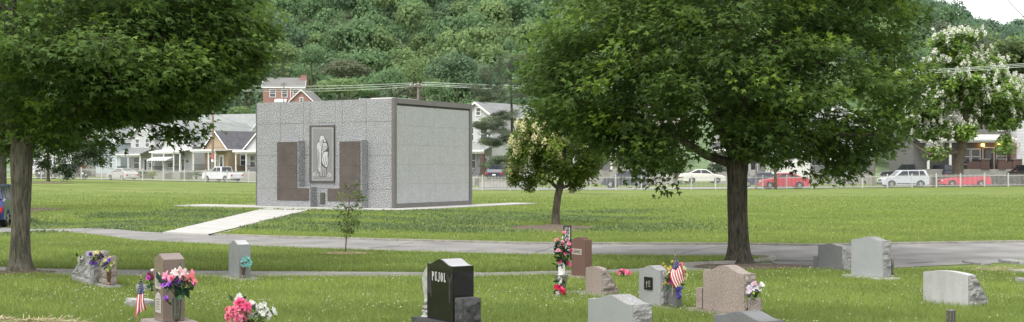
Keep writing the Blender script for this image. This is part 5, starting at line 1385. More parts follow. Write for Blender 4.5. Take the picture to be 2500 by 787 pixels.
# lavender flowers
c = tan_vase + Vector((0, 0, .16))
bouquet('pale lavender and white flowers in the round rough granite vase', c + Vector((0, 0, .02)), [(x, y, .03, 'orchid', k) for x, y, k in ((1827, 703, 'lav'), (1834, 700, 'lav'), (1840, 694, 'lav'), (1845, 693, 'ltpink'), (1846, 702, 'lav'), (1853, 701, 'white'), (1857, 697, 'white'), (1862, 696, 'white'), (1838, 706, 'lav'), (1848, 709, 'lav'), (1828, 712, 'lav'), (1855, 708, 'white'), (1832, 709, 'lav'))], tan_vase.y - .02, 30, .04, (.13, .2, .06), .06, dspread=.03)
# bronze ornamental vase tops
c = gp(2322, 824); zt = wp(2322, 757, c.y).z - c.z
vase('fluted bronze and pewter vase cut off by the bottom edge at the right', c, [(.04, 0), (.035, .01), (.03, .03), (.04, .06), (.042, zt * .97), (.045, zt), (.038, zt), (.035, zt - .03), (.004, zt - .03)], M_pewd, ribs=9, extra=M_pewter)
c = wp(2178, 640, 18.3); 
vase('dark slim vase half hidden behind the tall light grey headstone', Vector((c.x, c.y, gzs(c.x, c.y) + .06)), [(.03, 0), (.02, .03), (.028, .12), (.045, .3), (.036, .3), (.03, .25), (.004, .25)], M_pewd)

M_fr = [pm('flag_red', (.5, .03, .05), .7, .1), pm('flag_white', (.75, .74, .72), .7, .05), pm('flag_blue', (.03, .04, .13), .7, .15)]
def flag(label, Y, pole, left, right, nstripe, canton, lean=.0):
    b = wp(*pole[0], Y); b.z = max(b.z, gzs(b.x, b.y) - .02)
    root = empty('small_flag', label, 'flag', b)
    P0, P1 = Vector((0, 0, 0)), wp(*pole[1], Y + lean) - b
    pl = MB().tube([P0, P1], .0045, 8).build('pole', pm('dowel', (.38, .3, .2), .7, .15), root)
    sp = MB().lathe([(.006, 0), (.008, .01), (.003, .025), (.0012, .05)], tuple(P1), 10); sp.build('finial', pm('gold_finial', (.12, .1, .06), .5), pl)
    def curve(C, t):
        d = [0]
        for i in range(len(C) - 1): d.append(d[-1] + math.hypot(C[i + 1][0] - C[i][0], C[i + 1][1] - C[i][1]))
        s = t * d[-1]
        for i in range(len(C) - 1):
            if s <= d[i + 1] + 1e-9:
                f = (s - d[i]) / max(d[i + 1] - d[i], 1e-9); return (C[i][0] + f * (C[i + 1][0] - C[i][0]), C[i][1] + f * (C[i + 1][1] - C[i][1]))
        return C[-1]
    def S(a, bb, off=0):
        l, r = curve(left, a), curve(right, a); px = l[0] + (r[0] - l[0]) * bb; py = l[1] + (r[1] - l[1]) * bb
        dep = .016 * math.sin(bb * 11 + a * 3) * min(1, a * 3) + .02 * math.sin(a * 5 + bb * 2)
        return wp(px, py, Y - .03 + dep - off) - b
    sub = 2; nb, na = nstripe * sub, 22; V = [S(i / na, j / nb) for i in range(na + 1) for j in range(nb + 1)]
    mb = MB()
    mb.V = [tuple(v_) for v_ in V]
    for i in range(na):
        for j in range(nb):
            a, bb = (i + .5) / na, (j + .5) / nb
            k = 2 if canton(a, bb) else (0 if (j // sub) % 2 == 0 else 1)
            mb.Fc.append([i * (nb + 1) + j, i * (nb + 1) + j + 1, (i + 1) * (nb + 1) + j + 1, (i + 1) * (nb + 1) + j]); mb.M.append(k)
    cl = mb.build('flag_cloth', M_fr, root, smooth=True)
    st = MB()
    for i in range(8):
        for j in range(9):
            if (i + j) % 2: continue
            a, bb = .05 + .36 * i / 8, .08 + .84 * j / 8
            if not (canton(a - .03, bb) and canton(a + .03, bb)): continue
            c0 = S(a, bb, .004); r = .0042 if a > .12 else .003
            st.add([c0 + Vector((r * (1 if k % 2 == 0 else .45) * math.sin(k * math.pi / 5), 0, r * (1 if k % 2 == 0 else .45) * math.cos(k * math.pi / 5))) for k in range(10)], [tuple(range(10))])
    st.build('stars', M_fr[1], cl)
flag('small american flag draped on its stick in front of the yellow flowers', 14.3, ((1641, 722), (1649, 618)), [(1648.5, 626), (1645, 640), (1641, 652), (1636, 668), (1635.5, 677), (1641, 691), (1648.7, 704)], [(1650.5, 626), (1657, 639), (1663, 652), (1668, 664), (1671.5, 684)], 11, lambda a, b_: a < .36 + .13 * (1 - abs(2 * b_ - 1)))
flag('small american flag hanging limp on its stick left of the pink peaked headstone', 12.9, ((334, 792), (345, 668)), [(342.5, 681), (337, 708), (332, 745), (329, 777)], [(346, 681), (352, 706), (351, 735), (357, 757), (345, 760)], 7, lambda a, b_: a < .40)

# grave number sign by the road
def marker_sign():
    b = gp(1385, 633); root = empty('section_sign', 'narrow black framed white sign with small black writing by the road behind the rose spray', 'sign', b, R(6)); s = F / b.y
    zt = wp(1385, 551, b.y).z - b.z
    for x in (-.06, .06): MB().bb(x - .012, x + .012, -.012, .012, -.05, zt).build('post', M_black, root)
    mb = MB(); mb.bb(-.048, .048, -.008, .008, zt * .52, zt - .02); p = mb.build('sign_board', M_white, root)
    mb = MB(); mb.bb(-.048, .048, -.012, .012, zt - .02, zt); mb.bb(-.048, .048, -.012, .012, zt * .5, zt * .52); mb.build('cross_bar', M_black, root)
    mb = MB()
    for z, n in ((.93, 3), (.84, 1), (.78, 1), (.72, 2), (.66, 1), (.6, 2)):
        if n == 3:
            for k in range(3): mb.bb(-.034 + k * .025, -.02 + k * .025, -.0095, -.0085, zt * z - .04, zt * z + .04)
        else:
            for k in range(n): mb.bb(-.03 + k * .03, -.01 + k * .03 + (.04 if n == 1 else 0), -.0095, -.0085, zt * z - .012, zt * z + .012)
    mb.build('writing', M_black, p)
marker_sign()
# ------------------------------------------------------------------ street, sidewalk, fences
def lineP(pxs, dy):   # ground polyline parallel to the fence line
    out = []
    for px in pxs:
        Y = float(np.interp(px, FU, FY)) + dy; out.append(Vector(((px - CXP) / F * Y, Y, 0)))
    return out
PXS = [-500, -200, 100, 400, 620, 700, 900, 1155, 1400, 1650, 1900, 2200, 2500, 2800, 3000]
strip('sidewalk', lineP(PXS, .6), lineP(PXS, 2.2), 160, 3, .035, M_conc)
def street_line(off):
    return [Vector(((px - CXP) / F * (Y + off), Y + off, 0)) for px, Y in ((-500, 150), (100, 150), (560, 146), (700, 138), (1155, 108), (1500, 109), (1900, 112.5), (2500, 116), (3000, 119))]
strip('street', street_line(-2.6), street_line(5.5), 160, 5, .03, M_street)
strip('sidewalk', street_line(6.6), street_line(8.2), 160, 3, .06, M_conc)
M_fence = pm('white_fence_paint', (.5, .5, .485), .5, .08)
def fence(label, pts, n_bay, picket, group=None):
    P = [Vector((p[0], p[1], 0)) for p in pts]
    d = [0]
    for i in range(len(P) - 1): d.append(d[-1] + (P[i + 1] - P[i]).length)
    def at(s):
        for i in range(len(P) - 1):
            if s <= d[i + 1] + 1e-6: return P[i].lerp(P[i + 1], (s - d[i]) / (d[i + 1] - d[i]))
        return P[-1]
    b = at(0); root = empty('fence', label, 'fence', (b.x, b.y, gzs(b.x, b.y)))
    H = 1.16; ps = [at(d[-1] * i / n_bay) for i in range(n_bay + 1)]
    for p in ps: p.z = gzs(p.x, p.y)
    o0 = root.location
    for p in ps:
        mb = MB(); q = p - o0
        mb.bb(q.x - .045, q.x + .045, q.y - .045, q.y + .045, q.z - .1, q.z + H + .03)
        mb.add([(q.x + sx * .05, q.y + sy * .05, q.z + H + .03) for sx, sy in ((-1, -1), (1, -1), (1, 1), (-1, 1))] + [(q.x, q.y, q.z + H + .1)], [(3, 2, 1, 0), (0, 1, 4), (1, 2, 4), (2, 3, 4), (3, 0, 4)])
        mb.build('post', M_fence, root)
    for i in range(n_bay):
        a, b_ = ps[i] - o0, ps[i + 1] - o0; L = (b_ - a).length; t = (b_ - a).normalized(); n = int(L / picket)
        mb = MB(); rz = math.atan2(t.y, t.x)
        for k in range(1, n):
            q = a.lerp(b_, k / n); mb.box((q.x, q.y, q.z + H / 2 + .04), (.018, .018, H - .06), rz)
        for zz in (.14, H - .16):
            A, B_ = a + Vector((0, 0, zz)), b_ + Vector((0, 0, zz)); c = (A + B_) / 2
            mb.box(c, (L - .1, .03, .045), rz, ry=-math.asin((B_.z - A.z) / L))
        mb.build('picket_panel', M_fence, root)
fence('white picket fence along the lawn left of the mausoleum', lineP([-120, 100, 620, 690], 0), 17, .125)
fence('white picket fence along the street right of the mausoleum', lineP([1040, 1155, 1500, 1900, 2500, 2640], 0), 27, .125)

# ------------------------------------------------------------------ cars
def clip_poly(P, x0, x1):
    def half(P, f, x):
        o = []
        for i in range(len(P)):
            a, b_ = P[i], P[(i + 1) % len(P)]; ia, ib = f(a[0]), f(b_[0])
            if ia: o.append(a)
            if ia != ib: t = (x - a[0]) / (b_[0] - a[0]); o.append((x, a[1] + t * (b_[1] - a[1])))
        return o
    P = half(P, lambda v: v >= x0, x0); return half(P, lambda v: v <= x1, x1) if P else P
def car(name, label, cat, loc, heading, top, gh, W=1.76, wb=(1.35, -1.35), wr=.32, bottom=.22, paint=None, pillars=(-.35,), ghmat=None, trim_low=False, group=None, soft=False, plate=True, scale=1.0, rack=False, bed=None, glassmat=None, lowmat=None):
    """top: body outline from nose to tail above the sills; gh: greenhouse outline (4+ points, front to rear). Front is +X."""
    root = empty(name, label, cat, loc, heading, group); root.scale = (scale,) * 3
    M_g = glassmat or M_glass
    low = [(top[-1][0], bottom + .05)]
    for x in sorted(wb):                       # bottom edge, rear to front, with wheel arches
        ra = wr * 1.18; a0 = math.asin(max(-1, min(1, (bottom - wr) / ra)))
        for k in range(11):
            a = math.pi - a0 - (math.pi - 2 * a0) * k / 10; low.append((x + ra * math.cos(a), wr + ra * math.sin(a)))
    low.append((top[0][0], bottom + .05))
    prof = list(top) + low
    cx = sum(p[0] for p in prof) / len(prof); cz = .62
    def ins(e): return [(p[0] - (e if p[0] > cx else -e) * (abs(p[0] - cx) / abs(top[0][0] - cx)) ** 3, p[1] - (e * .8 if p[1] > cz else 0)) for p in prof]
    n = len(prof); secs = [(-W / 2, .07), (-W / 2 + .06, .02), (-W / 2 + .2, 0), (W / 2 - .2, 0), (W / 2 - .06, .02), (W / 2, .07)]
    V = []; 
    for y, e in secs: V += [(p[0], y, p[1]) for p in ins(e)]
    fs = [tuple(range(n - 1, -1, -1)), tuple(5 * n + k for k in range(n))]
    fs += [(s * n + k, s * n + (k + 1) % n, (s + 1) * n + (k + 1) % n, (s + 1) * n + k) for s in range(5) for k in range(n)]
    body = MB().add(V, fs).build('body', paint, root, merge=True)
    # greenhouse
    zb_, zt_ = min(p[1] for p in gh), max(p[1] for p in gh)
    hw = lambda z: W / 2 - .07 - .16 * max(0, (z - zb_)) / (zt_ - zb_)
    V = [(x, -hw(z), z) for x, z in gh] + [(x, hw(z), z) for x, z in gh]; m = len(gh)
    fs = [tuple(range(m)), tuple(range(2 * m - 1, m - 1, -1))] + [((k + 1) % m, k, m + k, m + (k + 1) % m) for k in range(m)]
    MB().add(V, fs).build('cabin', ghmat or paint, root, merge=True, bevel=.03)
    gx = sum(p[0] for p in gh) / m; gz_ = (zb_ + zt_) / 2 + .02
    if not soft:
        inner = [(gx + (x - gx) * .84, gz_ + (z - gz_) * (.70 if z > gz_ else .80)) for x, z in gh]
        xs = [min(p[0] for p in inner) - .1] + sorted(pillars) + [max(p[0] for p in inner) + .1]
        for s in (-1, 1):
            for i in range(len(xs) - 1):
                Q = clip_poly(inner, xs[i] + .03, xs[i + 1] - .03)
                if len(Q) < 3: continue
                q = [(x, s * (hw(z) + .008), z) for x, z in Q]
                MB().add(q if s < 0 else q[::-1], [tuple(range(len(q)))]).build('side_window', M_g, root)
    def pane(nm, a, b_, f=.86):
        (x0, z0), (x1, z1) = a, b_; nx, nz = (z1 - z0), -(x1 - x0); L = math.hypot(nx, nz); sg = 1 if (nx * ((x0 + x1) / 2 - gx)) > 0 else -1
        nx, nz = sg * nx / L * .008, sg * nz / L * .008
        P = []
        for t in (.08, .92):
            x, z = x0 + (x1 - x0) * t, z0 + (z1 - z0) * t; P.append((x + nx, z + nz, hw(z) * f))
        v = [(P[0][0], -P[0][2], P[0][1]), (P[0][0], P[0][2], P[0][1]), (P[1][0], P[1][2], P[1][1]), (P[1][0], -P[1][2], P[1][1])]
        MB().add(v, [(0, 1, 2, 3)]).build(nm, M_g, root)
    if not soft or True: pane('windscreen', gh[0], gh[1])
    if not soft: pane('rear_window', gh[-1], gh[-2])
    for x in wb:
        for s in (-1, 1):
            w_ = MB(); 
            prof_w = [(wr * .62, -.1), (wr * .94, -.1), (wr, -.06), (wr, .06), (wr * .94, .1), (wr * .62, .1)]
            w_.lathe(prof_w, (0, 0, 0), 20)
            w_.V = [(v[0], v[2], v[1]) for v in w_.V]
            o = w_.build('wheel', M_tyre, root, loc=(x, s * (W / 2 - .11), wr))
            r = MB(); r.lathe([(wr * .6, -.02), (wr * .62, .02)], (0, 0, .085 * s), 18, mi=0)
            for k in range(5):
                a = 1.2566 * k; r.box((math.cos(a) * wr * .33, math.sin(a) * wr * .33, .105 * s), (wr * .56, wr * .16, .02), a, mi=1)
            r.V = [(v[0], v[2], v[1]) for v in r.V]
            r.build('rim', [M_trim, M_rim], o)
    xf, zf = top[0]; xr, zr = top[-1]
    zh = top[1][1] - .08; zt2 = top[-2][1] - .12
    for s in (-1, 1):
        MB().box((xf - .16, s * (W / 2 - .2), zh), (.24, .34, .13), -s * .5).build('headlight', pm('lamp_glass', (.6, .6, .6), .15, .05), root, bevel=.02)
        MB().box((top[-2][0] + .035, s * (W / 2 - .16), zt2), (.12, .24, .2)).build('tail_light', pm('red_lens', (.45, .02, .03), .2, .1), root, bevel=.02)
        MB().box((gh[0][0] - .22, s * (W / 2 + .05), gh[0][1] + .06), (.1, .17, .12)).build('wing_mirror', ghmat or paint, root, bevel=.02)
        MB().bb(wb[1] + wr * 1.4, wb[0] - wr * 1.4, s * (W / 2 - .012), s * (W / 2 + .012), bottom + .08, bottom + .17).build('side_trim', M_trim if trim_low else paint, root)
    lm = lowmat or (M_trim if trim_low else paint)
    MB().bb(xf - .1, xf + .05, -W / 2 + .12, W / 2 - .12, bottom + .04, bottom + .24).build('bumper', lm, root, bevel=.03)
    MB().bb(xr - .05, xr + .12, -W / 2 + .1, W / 2 - .1, bottom + .06, bottom + .28).build('bumper', lm, root, bevel=.03)
    MB().bb(xf - .02, xf + .012, -W / 2 + .45, W / 2 - .45, zh - .12, zh + .03).build('grille', M_trim, root)
    if plate: MB().bb(xr - .062, xr - .05, -.16, .16, .62 if zr > .6 else zr - .02, .76 if zr > .6 else zr + .1).build('license_plate', M_white, root)
    if rack:
        mb = MB()
        for s in (-1, 1): mb.bb(gh[-2][0] + .25, gh[1][0] - .1, s * .58 - .02, s * .58 + .02, zt_ + .01, zt_ + .06)
        mb.build('roof_rack', M_trim, root)
    if bed:
        x0, x1, z = bed; MB().bb(x0, x1, -W / 2 + .12, W / 2 - .12, z - .02, z + .012).build('cargo_bed', M_trim, root)
    return root
def paint(n, c, r=.3, metal=0): return pm('paint_' + n, c, r, .03, 2, metal=metal, coat=.5, spec=.5)
SED = [(2.3, .55), (2.2, .72), (1.9, .82), (1.0, .96), (-1.6, 1.04), (-2.15, 1.0), (-2.28, .72), (-2.28, .45)]
SEDG = [(1.02, .94), (.28, 1.42), (-.75, 1.44), (-1.72, 1.02)]
SUV = [(2.2, .55), (2.13, .82), (1.85, .98), (1.05, 1.06), (-1.9, 1.08), (-2.14, 1.04), (-2.2, .75), (-2.2, .45)]
SUVG = [(1.08, 1.04), (.45, 1.62), (-1.85, 1.64), (-2.12, 1.06)]
PKP = [(2.7, .6), (2.66, .95), (2.45, 1.08), (1.15, 1.16), (-.9, 1.18), (-2.62, 1.16), (-2.7, .9), (-2.7, .5)]
PKPG = [(1.15, 1.14), (.6, 1.8), (-.7, 1.82), (-.86, 1.16)]
ESC = [(2.2, .55), (2.1, .85), (1.8, 1.0), (1.0, 1.08), (-1.8, 1.12), (-2.14, 1.04), (-2.2, .8), (-2.2, .45)]
MUS = [(2.3, .5), (2.22, .68), (1.8, .78), (.8, .9), (-1.5, .98), (-2.2, .95), (-2.32, .65), (-2.32, .42)]
MUSG = [(.62, .88), (.1, 1.2), (-.75, 1.2), (-1.35, .94)]
def put(px, Y, dz=.03): 
    p = onG(px, Y); p.z += dz; return p
red = paint('red', (.5, .035, .075)); red2 = paint('pinkred', (.55, .05, .10))
car('parked_car', 'red four door sedan behind the right fence, beside the slim street tree', 'car', put(1911, 112), R(180), SED, SEDG, paint=red)
car('parked_car', 'silver compact suv parked beside the low red car', 'car', put(2205, 114.3), R(180), SUV, SUVG, W=1.78, wr=.35, bottom=.25, paint=paint('silver', (.47, .5, .55), .3), pillars=(-.25, -1.25), trim_low=True, rack=True)
car('parked_car', 'low red sports car with dark soft top beneath the catalpa', 'car', put(2352, 114.8), R(180), MUS, MUSG, paint=red2, ghmat=pm('soft_top', (.10, .10, .11), .7, .15), soft=True, pillars=(-.3,))
car('parked_car', 'silver sedan seen from behind at the left fence', 'car', put(299, 150), R(138), SED, SEDG, paint=paint('champagne', (.5, .49, .46), .3))
car('pickup_truck', 'white pickup truck parked left of the mausoleum', 'pickup', put(543, 147), R(142), PKP, PKPG, W=1.95, wb=(1.75, -1.7), wr=.38, bottom=.34, paint=paint('white', (.66, .67, .70), .3), pillars=(.05,), bed=(-2.55, -.95, 1.18))
car('parked_suv', 'blue suv seen from behind, cut by the left edge behind the big maple trunk', 'car', onG(-24, 42.3, .012), R(102), ESC, SUVG, W=1.8, wr=.33, bottom=.26, paint=paint('blue', (.022, .026, .14), .25), pillars=(-.25, -1.3), trim_low=True, scale=.88)
car('parked_car', 'dark sedan with red tail light panel in the driveway beside the pine', 'car', put(1222, 118.5, .75), R(75), SED, SEDG, paint=paint('navy', (.02, .025, .05), .3))
car('parked_suv', 'dark suv hidden behind the low maple branches', 'car', put(1530, 115), R(160), SUV, SUVG, W=1.8, wr=.35, bottom=.25, paint=paint('darkblue', (.03, .035, .06), .3), pillars=(-.25, -1.25))
car('parked_car', 'white older sedan parked up a driveway behind the maple', 'car', put(1714, 126, .35), R(10), SED, SEDG, paint=paint('cream', (.72, .71, .66), .35))
car('pickup_truck', 'dark pickup truck parked behind the silver suv', 'pickup', put(2215, 128, .45), R(165), PKP, PKPG, W=1.95, wb=(1.75, -1.7), wr=.38, bottom=.34, paint=paint('charcoal', (.03, .035, .04), .35), pillars=(.05,), bed=(-2.55, -.95, 1.18))
car('parked_suv', 'dark blue suv with white plate beside the catalpa trunk', 'car', put(2300, 128, .55), R(100), SUV, SUVG, W=1.8, wr=.35, bottom=.25, paint=paint('bluegrey', (.03, .04, .06), .3), pillars=(-.25, -1.25))
car('parked_suv', 'white van with red tail light behind the left young tree', 'van', put(90, 152, .35), R(140), [(2.4, .6), (2.35, 1.0), (2.1, 1.12), (1.4, 1.2), (-2.2, 1.22), (-2.45, 1.2), (-2.5, .8), (-2.5, .45)], [(1.4, 1.18), (.8, 1.95), (-2.2, 1.97), (-2.45, 1.2)], W=1.95, wb=(1.6, -1.6), wr=.36, bottom=.3, paint=paint('vanwhite', (.68, .68, .68), .35), pillars=(.2, -.9))
car('pickup_truck', 'dark grey pickup at the left fence beside the dark bin', 'pickup', put(170, 148), R(150), PKP, PKPG, W=1.95, wb=(1.75, -1.7), wr=.38, bottom=.34, paint=paint('dkgrey', (.05, .052, .06), .35), pillars=(.05,), bed=(-2.55, -.95, 1.18))
car('parked_car', 'dark blue car just visible behind the red sedan', 'car', put(1858, 121, .05), R(175), SED, SEDG, paint=paint('midnight', (.03, .04, .1), .3))
car('parked_car', 'dark car behind the porch house, cut by the right edge', 'car', put(2503, 122, .5), R(95), SUV, SUVG, W=1.8, wr=.35, bottom=.25, paint=paint('black', (.02, .022, .03), .3), pillars=(-.25, -1.25))
def bin_(label, px, Y, c, h=1.05):
    p = put(px, Y, .04); r = empty('wheelie_bin', label, 'bin', p, R(20), 'wheelie bins by the fence')
    mb = MB(); mb.add([(-.25, -.25, .08), (.25, -.25, .08), (.25, .25, .08), (-.25, .25, .08), (-.31, -.33, h), (.31, -.33, h), (.31, .33, h), (-.31, .33, h)], [(3, 2, 1, 0), (4, 5, 6, 7), (0, 1, 5, 4), (1, 2, 6, 5), (2, 3, 7, 6), (3, 0, 4, 7)])
    m = pm('bin_' + c, {'grey': (.07, .08, .09), 'dark': (.03, .03, .035)}[c], .5, .1); mb.build('bin_body', m, r, bevel=.02, merge=True)
    MB().box((0, -.02, h + .03), (.66, .74, .06)).build('lid', m, r, bevel=.02)
    for s in (-1, 1):
        w_ = MB(); w_.lathe([(.1, -.03), (.1, .03)], (0, 0, 0), 14); w_.V = [(v[2], v[0], v[1]) for v in w_.V]; w_.build('wheel', M_tyre, r, loc=(s * .27, .26, .1))
    MB().bb(-.1, .1, -.345, -.33, h * .62, h * .8).build('sticker', M_white, r)
bin_('grey wheelie bin left of the young tree at the left fence', 96, 133, 'grey'); bin_('grey wheelie bin close beside the other at the left fence', 105, 134, 'grey', 1.0)
bin_('dark wheelie bin with white sticker right of the young tree', 201, 134, 'dark', 1.1)

# ------------------------------------------------------------------ houses
M_roofg = pm('grey_shingle', (.2, .21, .21), .9, .14, 1.5, .3, 12)
M_roofl = pm('light_shingle', (.25, .265, .26), .9, .1, 1.2, .3, 12)
M_roofd = pm('dark_shingle', (.085, .085, .095), .9, .2, 2, .3, 12)
M_roofb = pm('brown_shingle', (.19, .17, .15), .9, .2, 2, .3, 12)
M_roofh = pm('hill_house_shingle', (.17, .17, .162), .9, .1, .6)
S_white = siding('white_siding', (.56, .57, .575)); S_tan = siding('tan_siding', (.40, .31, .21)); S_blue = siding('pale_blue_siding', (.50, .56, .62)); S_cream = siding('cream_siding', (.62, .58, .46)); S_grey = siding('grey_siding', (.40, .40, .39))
M_brick = brickmat('red_brick', (.26, .09, .07), (.32, .13, .10), (.3, .25, .22)); M_brickd = brickmat('dark_brick', (.085, .042, .034), (.115, .06, .048), (.13, .12, .11))
M_hbrick = brickmat('hill_brick', (.27, .12, .105), (.31, .15, .13), (.38, .28, .25), 2)
M_block = pm('concrete_block', (.32, .31, .29), .9, .15, 2)
class House:
    """local frame: x right along the front, front wall at y=0, rear at y=d, z up from the root"""
    def __init__(s, label, loc, rz, w_, d, h, wall, roof, rise, gable='front', name='house', eave=.3, found=.5, roofcol=None):
        s.r = empty(name, label, 'house', loc, rz); s.w, s.d, s.h = w_, d, h; s.wall = wall
        mb = MB(); mb.bb(-w_ / 2, w_ / 2, 0, d, 0, h)
        if gable == 'front': mb.prism([(-w_ / 2, h), (w_ / 2, h), (0, h + rise)], 0, d, 'y')
        else: mb.prism([(0, h), (d, h), (d / 2, h + rise)], -w_ / 2, w_ / 2, 'x')
        s.wo = mb.build('wall', wall, s.r)
        MB().bb(-w_ / 2 - .04, w_ / 2 + .04, -.04, d + .04, -1.5, .0).build('foundation', M_block, s.r)
        mb = MB(); tr = MB(); t = .16
        if gable == 'front':
            sl = rise / (w_ / 2); x = w_ / 2 + eave; z = h - eave * sl
            for sx in (-1, 1):
                mb.prism([(sx * x, z), (0, h + rise), (0, h + rise + t * 1.2), (sx * x, z + t)][::sx], -eave, d + eave, 'y')
                tr.prism([(sx * (x + .01), z - .04), (0, h + rise - .04), (0, h + rise + t * 1.25), (sx * (x + .01), z + t * 1.05)][::sx], -eave - .05, -eave - .003, 'y')
                tr.bb(sx * x, sx * (x + .05), -eave, d + eave, z - .02, z + t)
        else:
            sl = rise / (d / 2); y0 = -eave; z = h - eave * sl
            mb.prism([(y0, z), (d / 2, h + rise), (d / 2, h + rise + t * 1.2), (y0, z + t)], -w_ / 2 - eave, w_ / 2 + eave, 'x')
            mb.prism([(d + eave, z), (d + eave, z + t), (d / 2, h + rise + t * 1.2), (d / 2, h + rise)], -w_ / 2 - eave, w_ / 2 + eave, 'x')
            tr.bb(-w_ / 2 - eave, w_ / 2 + eave, y0 - .05, y0 - .003, z - .04, z + t)
            for sx in (-1, 1):
                xx = sx * (w_ / 2 + eave + .003)
                tr.prism([(y0, z - .04), (d / 2, h + rise - .04), (d / 2, h + rise + t * 1.25), (y0, z + t * 1.05)], min(xx, xx + sx * .05), max(xx, xx + sx * .05), 'x')
        s.ro = mb.build('roof', roof, s.r); tr.build('fascia', M_white, s.r)
    def win(s, x, z, w_, h, face='front', blind=False):
        """window: white frame with dark pane and a middle rail"""
        def bx(mb, x0, x1, dd0, dd1, z0, z1):
            if face == 'front': mb.bb(x0, x1, -dd1, -dd0, z0, z1)
            elif face == 'right': mb.bb(s.w / 2 + dd0, s.w / 2 + dd1, x0, x1, z0, z1)
            elif face == 'left': mb.bb(-s.w / 2 - dd1, -s.w / 2 - dd0, x0, x1, z0, z1)
        f = MB(); e = .09
        bx(f, x - w_ / 2 - e, x + w_ / 2 + e, .003, .06, z + h, z + h + e * 1.3); bx(f, x - w_ / 2 - e, x + w_ / 2 + e, .003, .1, z - e, z)
        bx(f, x - w_ / 2 - e, x - w_ / 2, .003, .06, z, z + h); bx(f, x + w_ / 2, x + w_ / 2 + e, .003, .06, z, z + h)
        bx(f, x - w_ / 2, x + w_ / 2, .02, .05, z + h * .48, z + h * .54)
        o = f.build('window', M_white, s.r)
        g = MB(); bx(g, x - w_ / 2, x + w_ / 2, .003, .018, z, z + h); g.build('pane', M_wglass, o)
        if blind: 
            b = MB(); bx(b, x - w_ / 2, x + w_ / 2, .0185, .0195, z + h * .55, z + h); b.build('blind', M_offwhite, o)
    def door(s, x, z, w_=.95, h=2.05, mat=None, screen=True):
        f = MB(); e = .1
        f.bb(x - w_ / 2 - e, x - w_ / 2, -.06, -.003, z, z + h); f.bb(x + w_ / 2, x + w_ / 2 + e, -.06, -.003, z, z + h); f.bb(x - w_ / 2 - e, x + w_ / 2 + e, -.06, -.003, z + h, z + h + e)
        MB_ = MB(); MB_.bb(x - w_ / 2, x + w_ / 2, -.04, -.003, z, z + h); o = MB_.build('door', mat or M_white, s.r)
        f.build('frame', M_white, o)
        if screen: MB().bb(x - w_ * .3, x + w_ * .3, -.048, -.041, z + h * .12, z + h * .92).build('pane', M_wglass, o)
        MB().ball((x + w_ * .4, -.07, z + 1), .035).build('handle', M_bronze, o)
    def porch(s, x0, x1, dep, zf, zt, posts, roof=None, rise=.6, rail=True, postmat=None, pw=.16, floor=True, flat=False, steps=None, lattice=False):
        if floor: MB().bb(x0, x1, -dep, -.003, -1.2, zf).build('porch_floor', M_block, s.r)
        r = MB(); t = .12; e = .25
        if flat: r.bb(x0 - e, x1 + e, -dep - e, -.003, zt, zt + .22)
        else: r.prism([(-dep - e, zt), (-.003, zt + rise), (-.003, zt + rise + t), (-dep - e, zt + t)], x0 - e, x1 + e, 'x')
        r.build('porch_roof', roof or M_roofg, s.r)
        b = MB(); b.bb(x0 - e - .02, x1 + e + .02, -dep - e - .06, -dep - e - .002, zt - .06, zt + t + .02); b.bb(x0, x1, -dep - .08, -dep + .08, zt - .26, zt - .004); b.build('porch_beam', M_white, s.r)
        for x in posts: MB().bb(x - pw / 2, x + pw / 2, -dep - pw / 2 + .05, -dep + pw / 2 + .05, zf, zt - .262).build('porch_post', postmat or M_white, s.r)
        if rail:
            m = MB()
            for i in range(len(posts) - 1):
                a, b_ = posts[i] + .1, posts[i + 1] - .1
                if steps and a < steps < b_: continue
                m.bb(a, b_, -dep - .03 + .05, -dep + .03 + .05, zf + .8, zf + .86); k = int((b_ - a) / .14)
                for j in range(1, k): x = a + (b_ - a) * j / k; m.bb(x - .012, x + .012, -dep + .04, -dep + .06, zf + .05, zf + .8)
            m.build('railing', rail if not isinstance(rail, bool) else M_black, s.r)
        if steps is not None:
            m = MB(); n = 4
            for k in range(n): m.bb(steps - .6, steps + .6, -dep - .3 * (k + 1), -dep - .3 * k - .003, -1.2, zf * (n - k - .2) / (n) if zf > 0 else zf - .15 * (k + 1))
            m.build('steps', M_block, s.r)
    def awning(s, x0, x1, z, dep, drop):
        M_str = pm('awning_white', (.75, .75, .75), .6, .04); n = 16; m = MB()
        for k in range(n):
            a, b_ = x0 + (x1 - x0) * k / n, x0 + (x1 - x0) * (k + 1) / n
            m.add([(a, -.02, z), (b_, -.02, z), (b_, -dep, z - drop), (a, -dep, z - drop)], [(0, 3, 2, 1)], mi=0)
            m.add([(a, -dep, z - drop), (b_, -dep, z - drop), (b_, -dep - .02, z - drop - .18), (a, -dep - .02, z - drop - .18)], [(0, 3, 2, 1)], mi=k % 2)
        for x in (x0, x1): m.add([(x, -.02, z), (x, -dep, z - drop), (x, -dep, z - drop - .18), (x, -.02, z - drop - .1)], [(0, 1, 2, 3)], mi=1)
        m.build('awning', [M_str, pm('awning_stripe', (.35, .37, .40), .6)], s.r)
    def chimney(s, x, y, z0, z1, mat=None, w_=.6):
        m = MB(); m.bb(x - w_ / 2, x + w_ / 2, y - w_ / 2, y + w_ / 2, z0, z1); m.bb(x - w_ / 2 - .06, x + w_ / 2 + .06, y - w_ / 2 - .06, y + w_ / 2 + .06, z1 + .002, z1 + .12); m.build('chimney', mat or M_brick, s.ro)
HR = R(-42)
def hloc(px, py, Y): return wp(px, py, Y)
def corner(px, py, Y, w_, rz):  # root so that the right front corner stands at the pixel
    u, v = frame(rz); return wp(px, py, Y) - u * (w_ / 2)
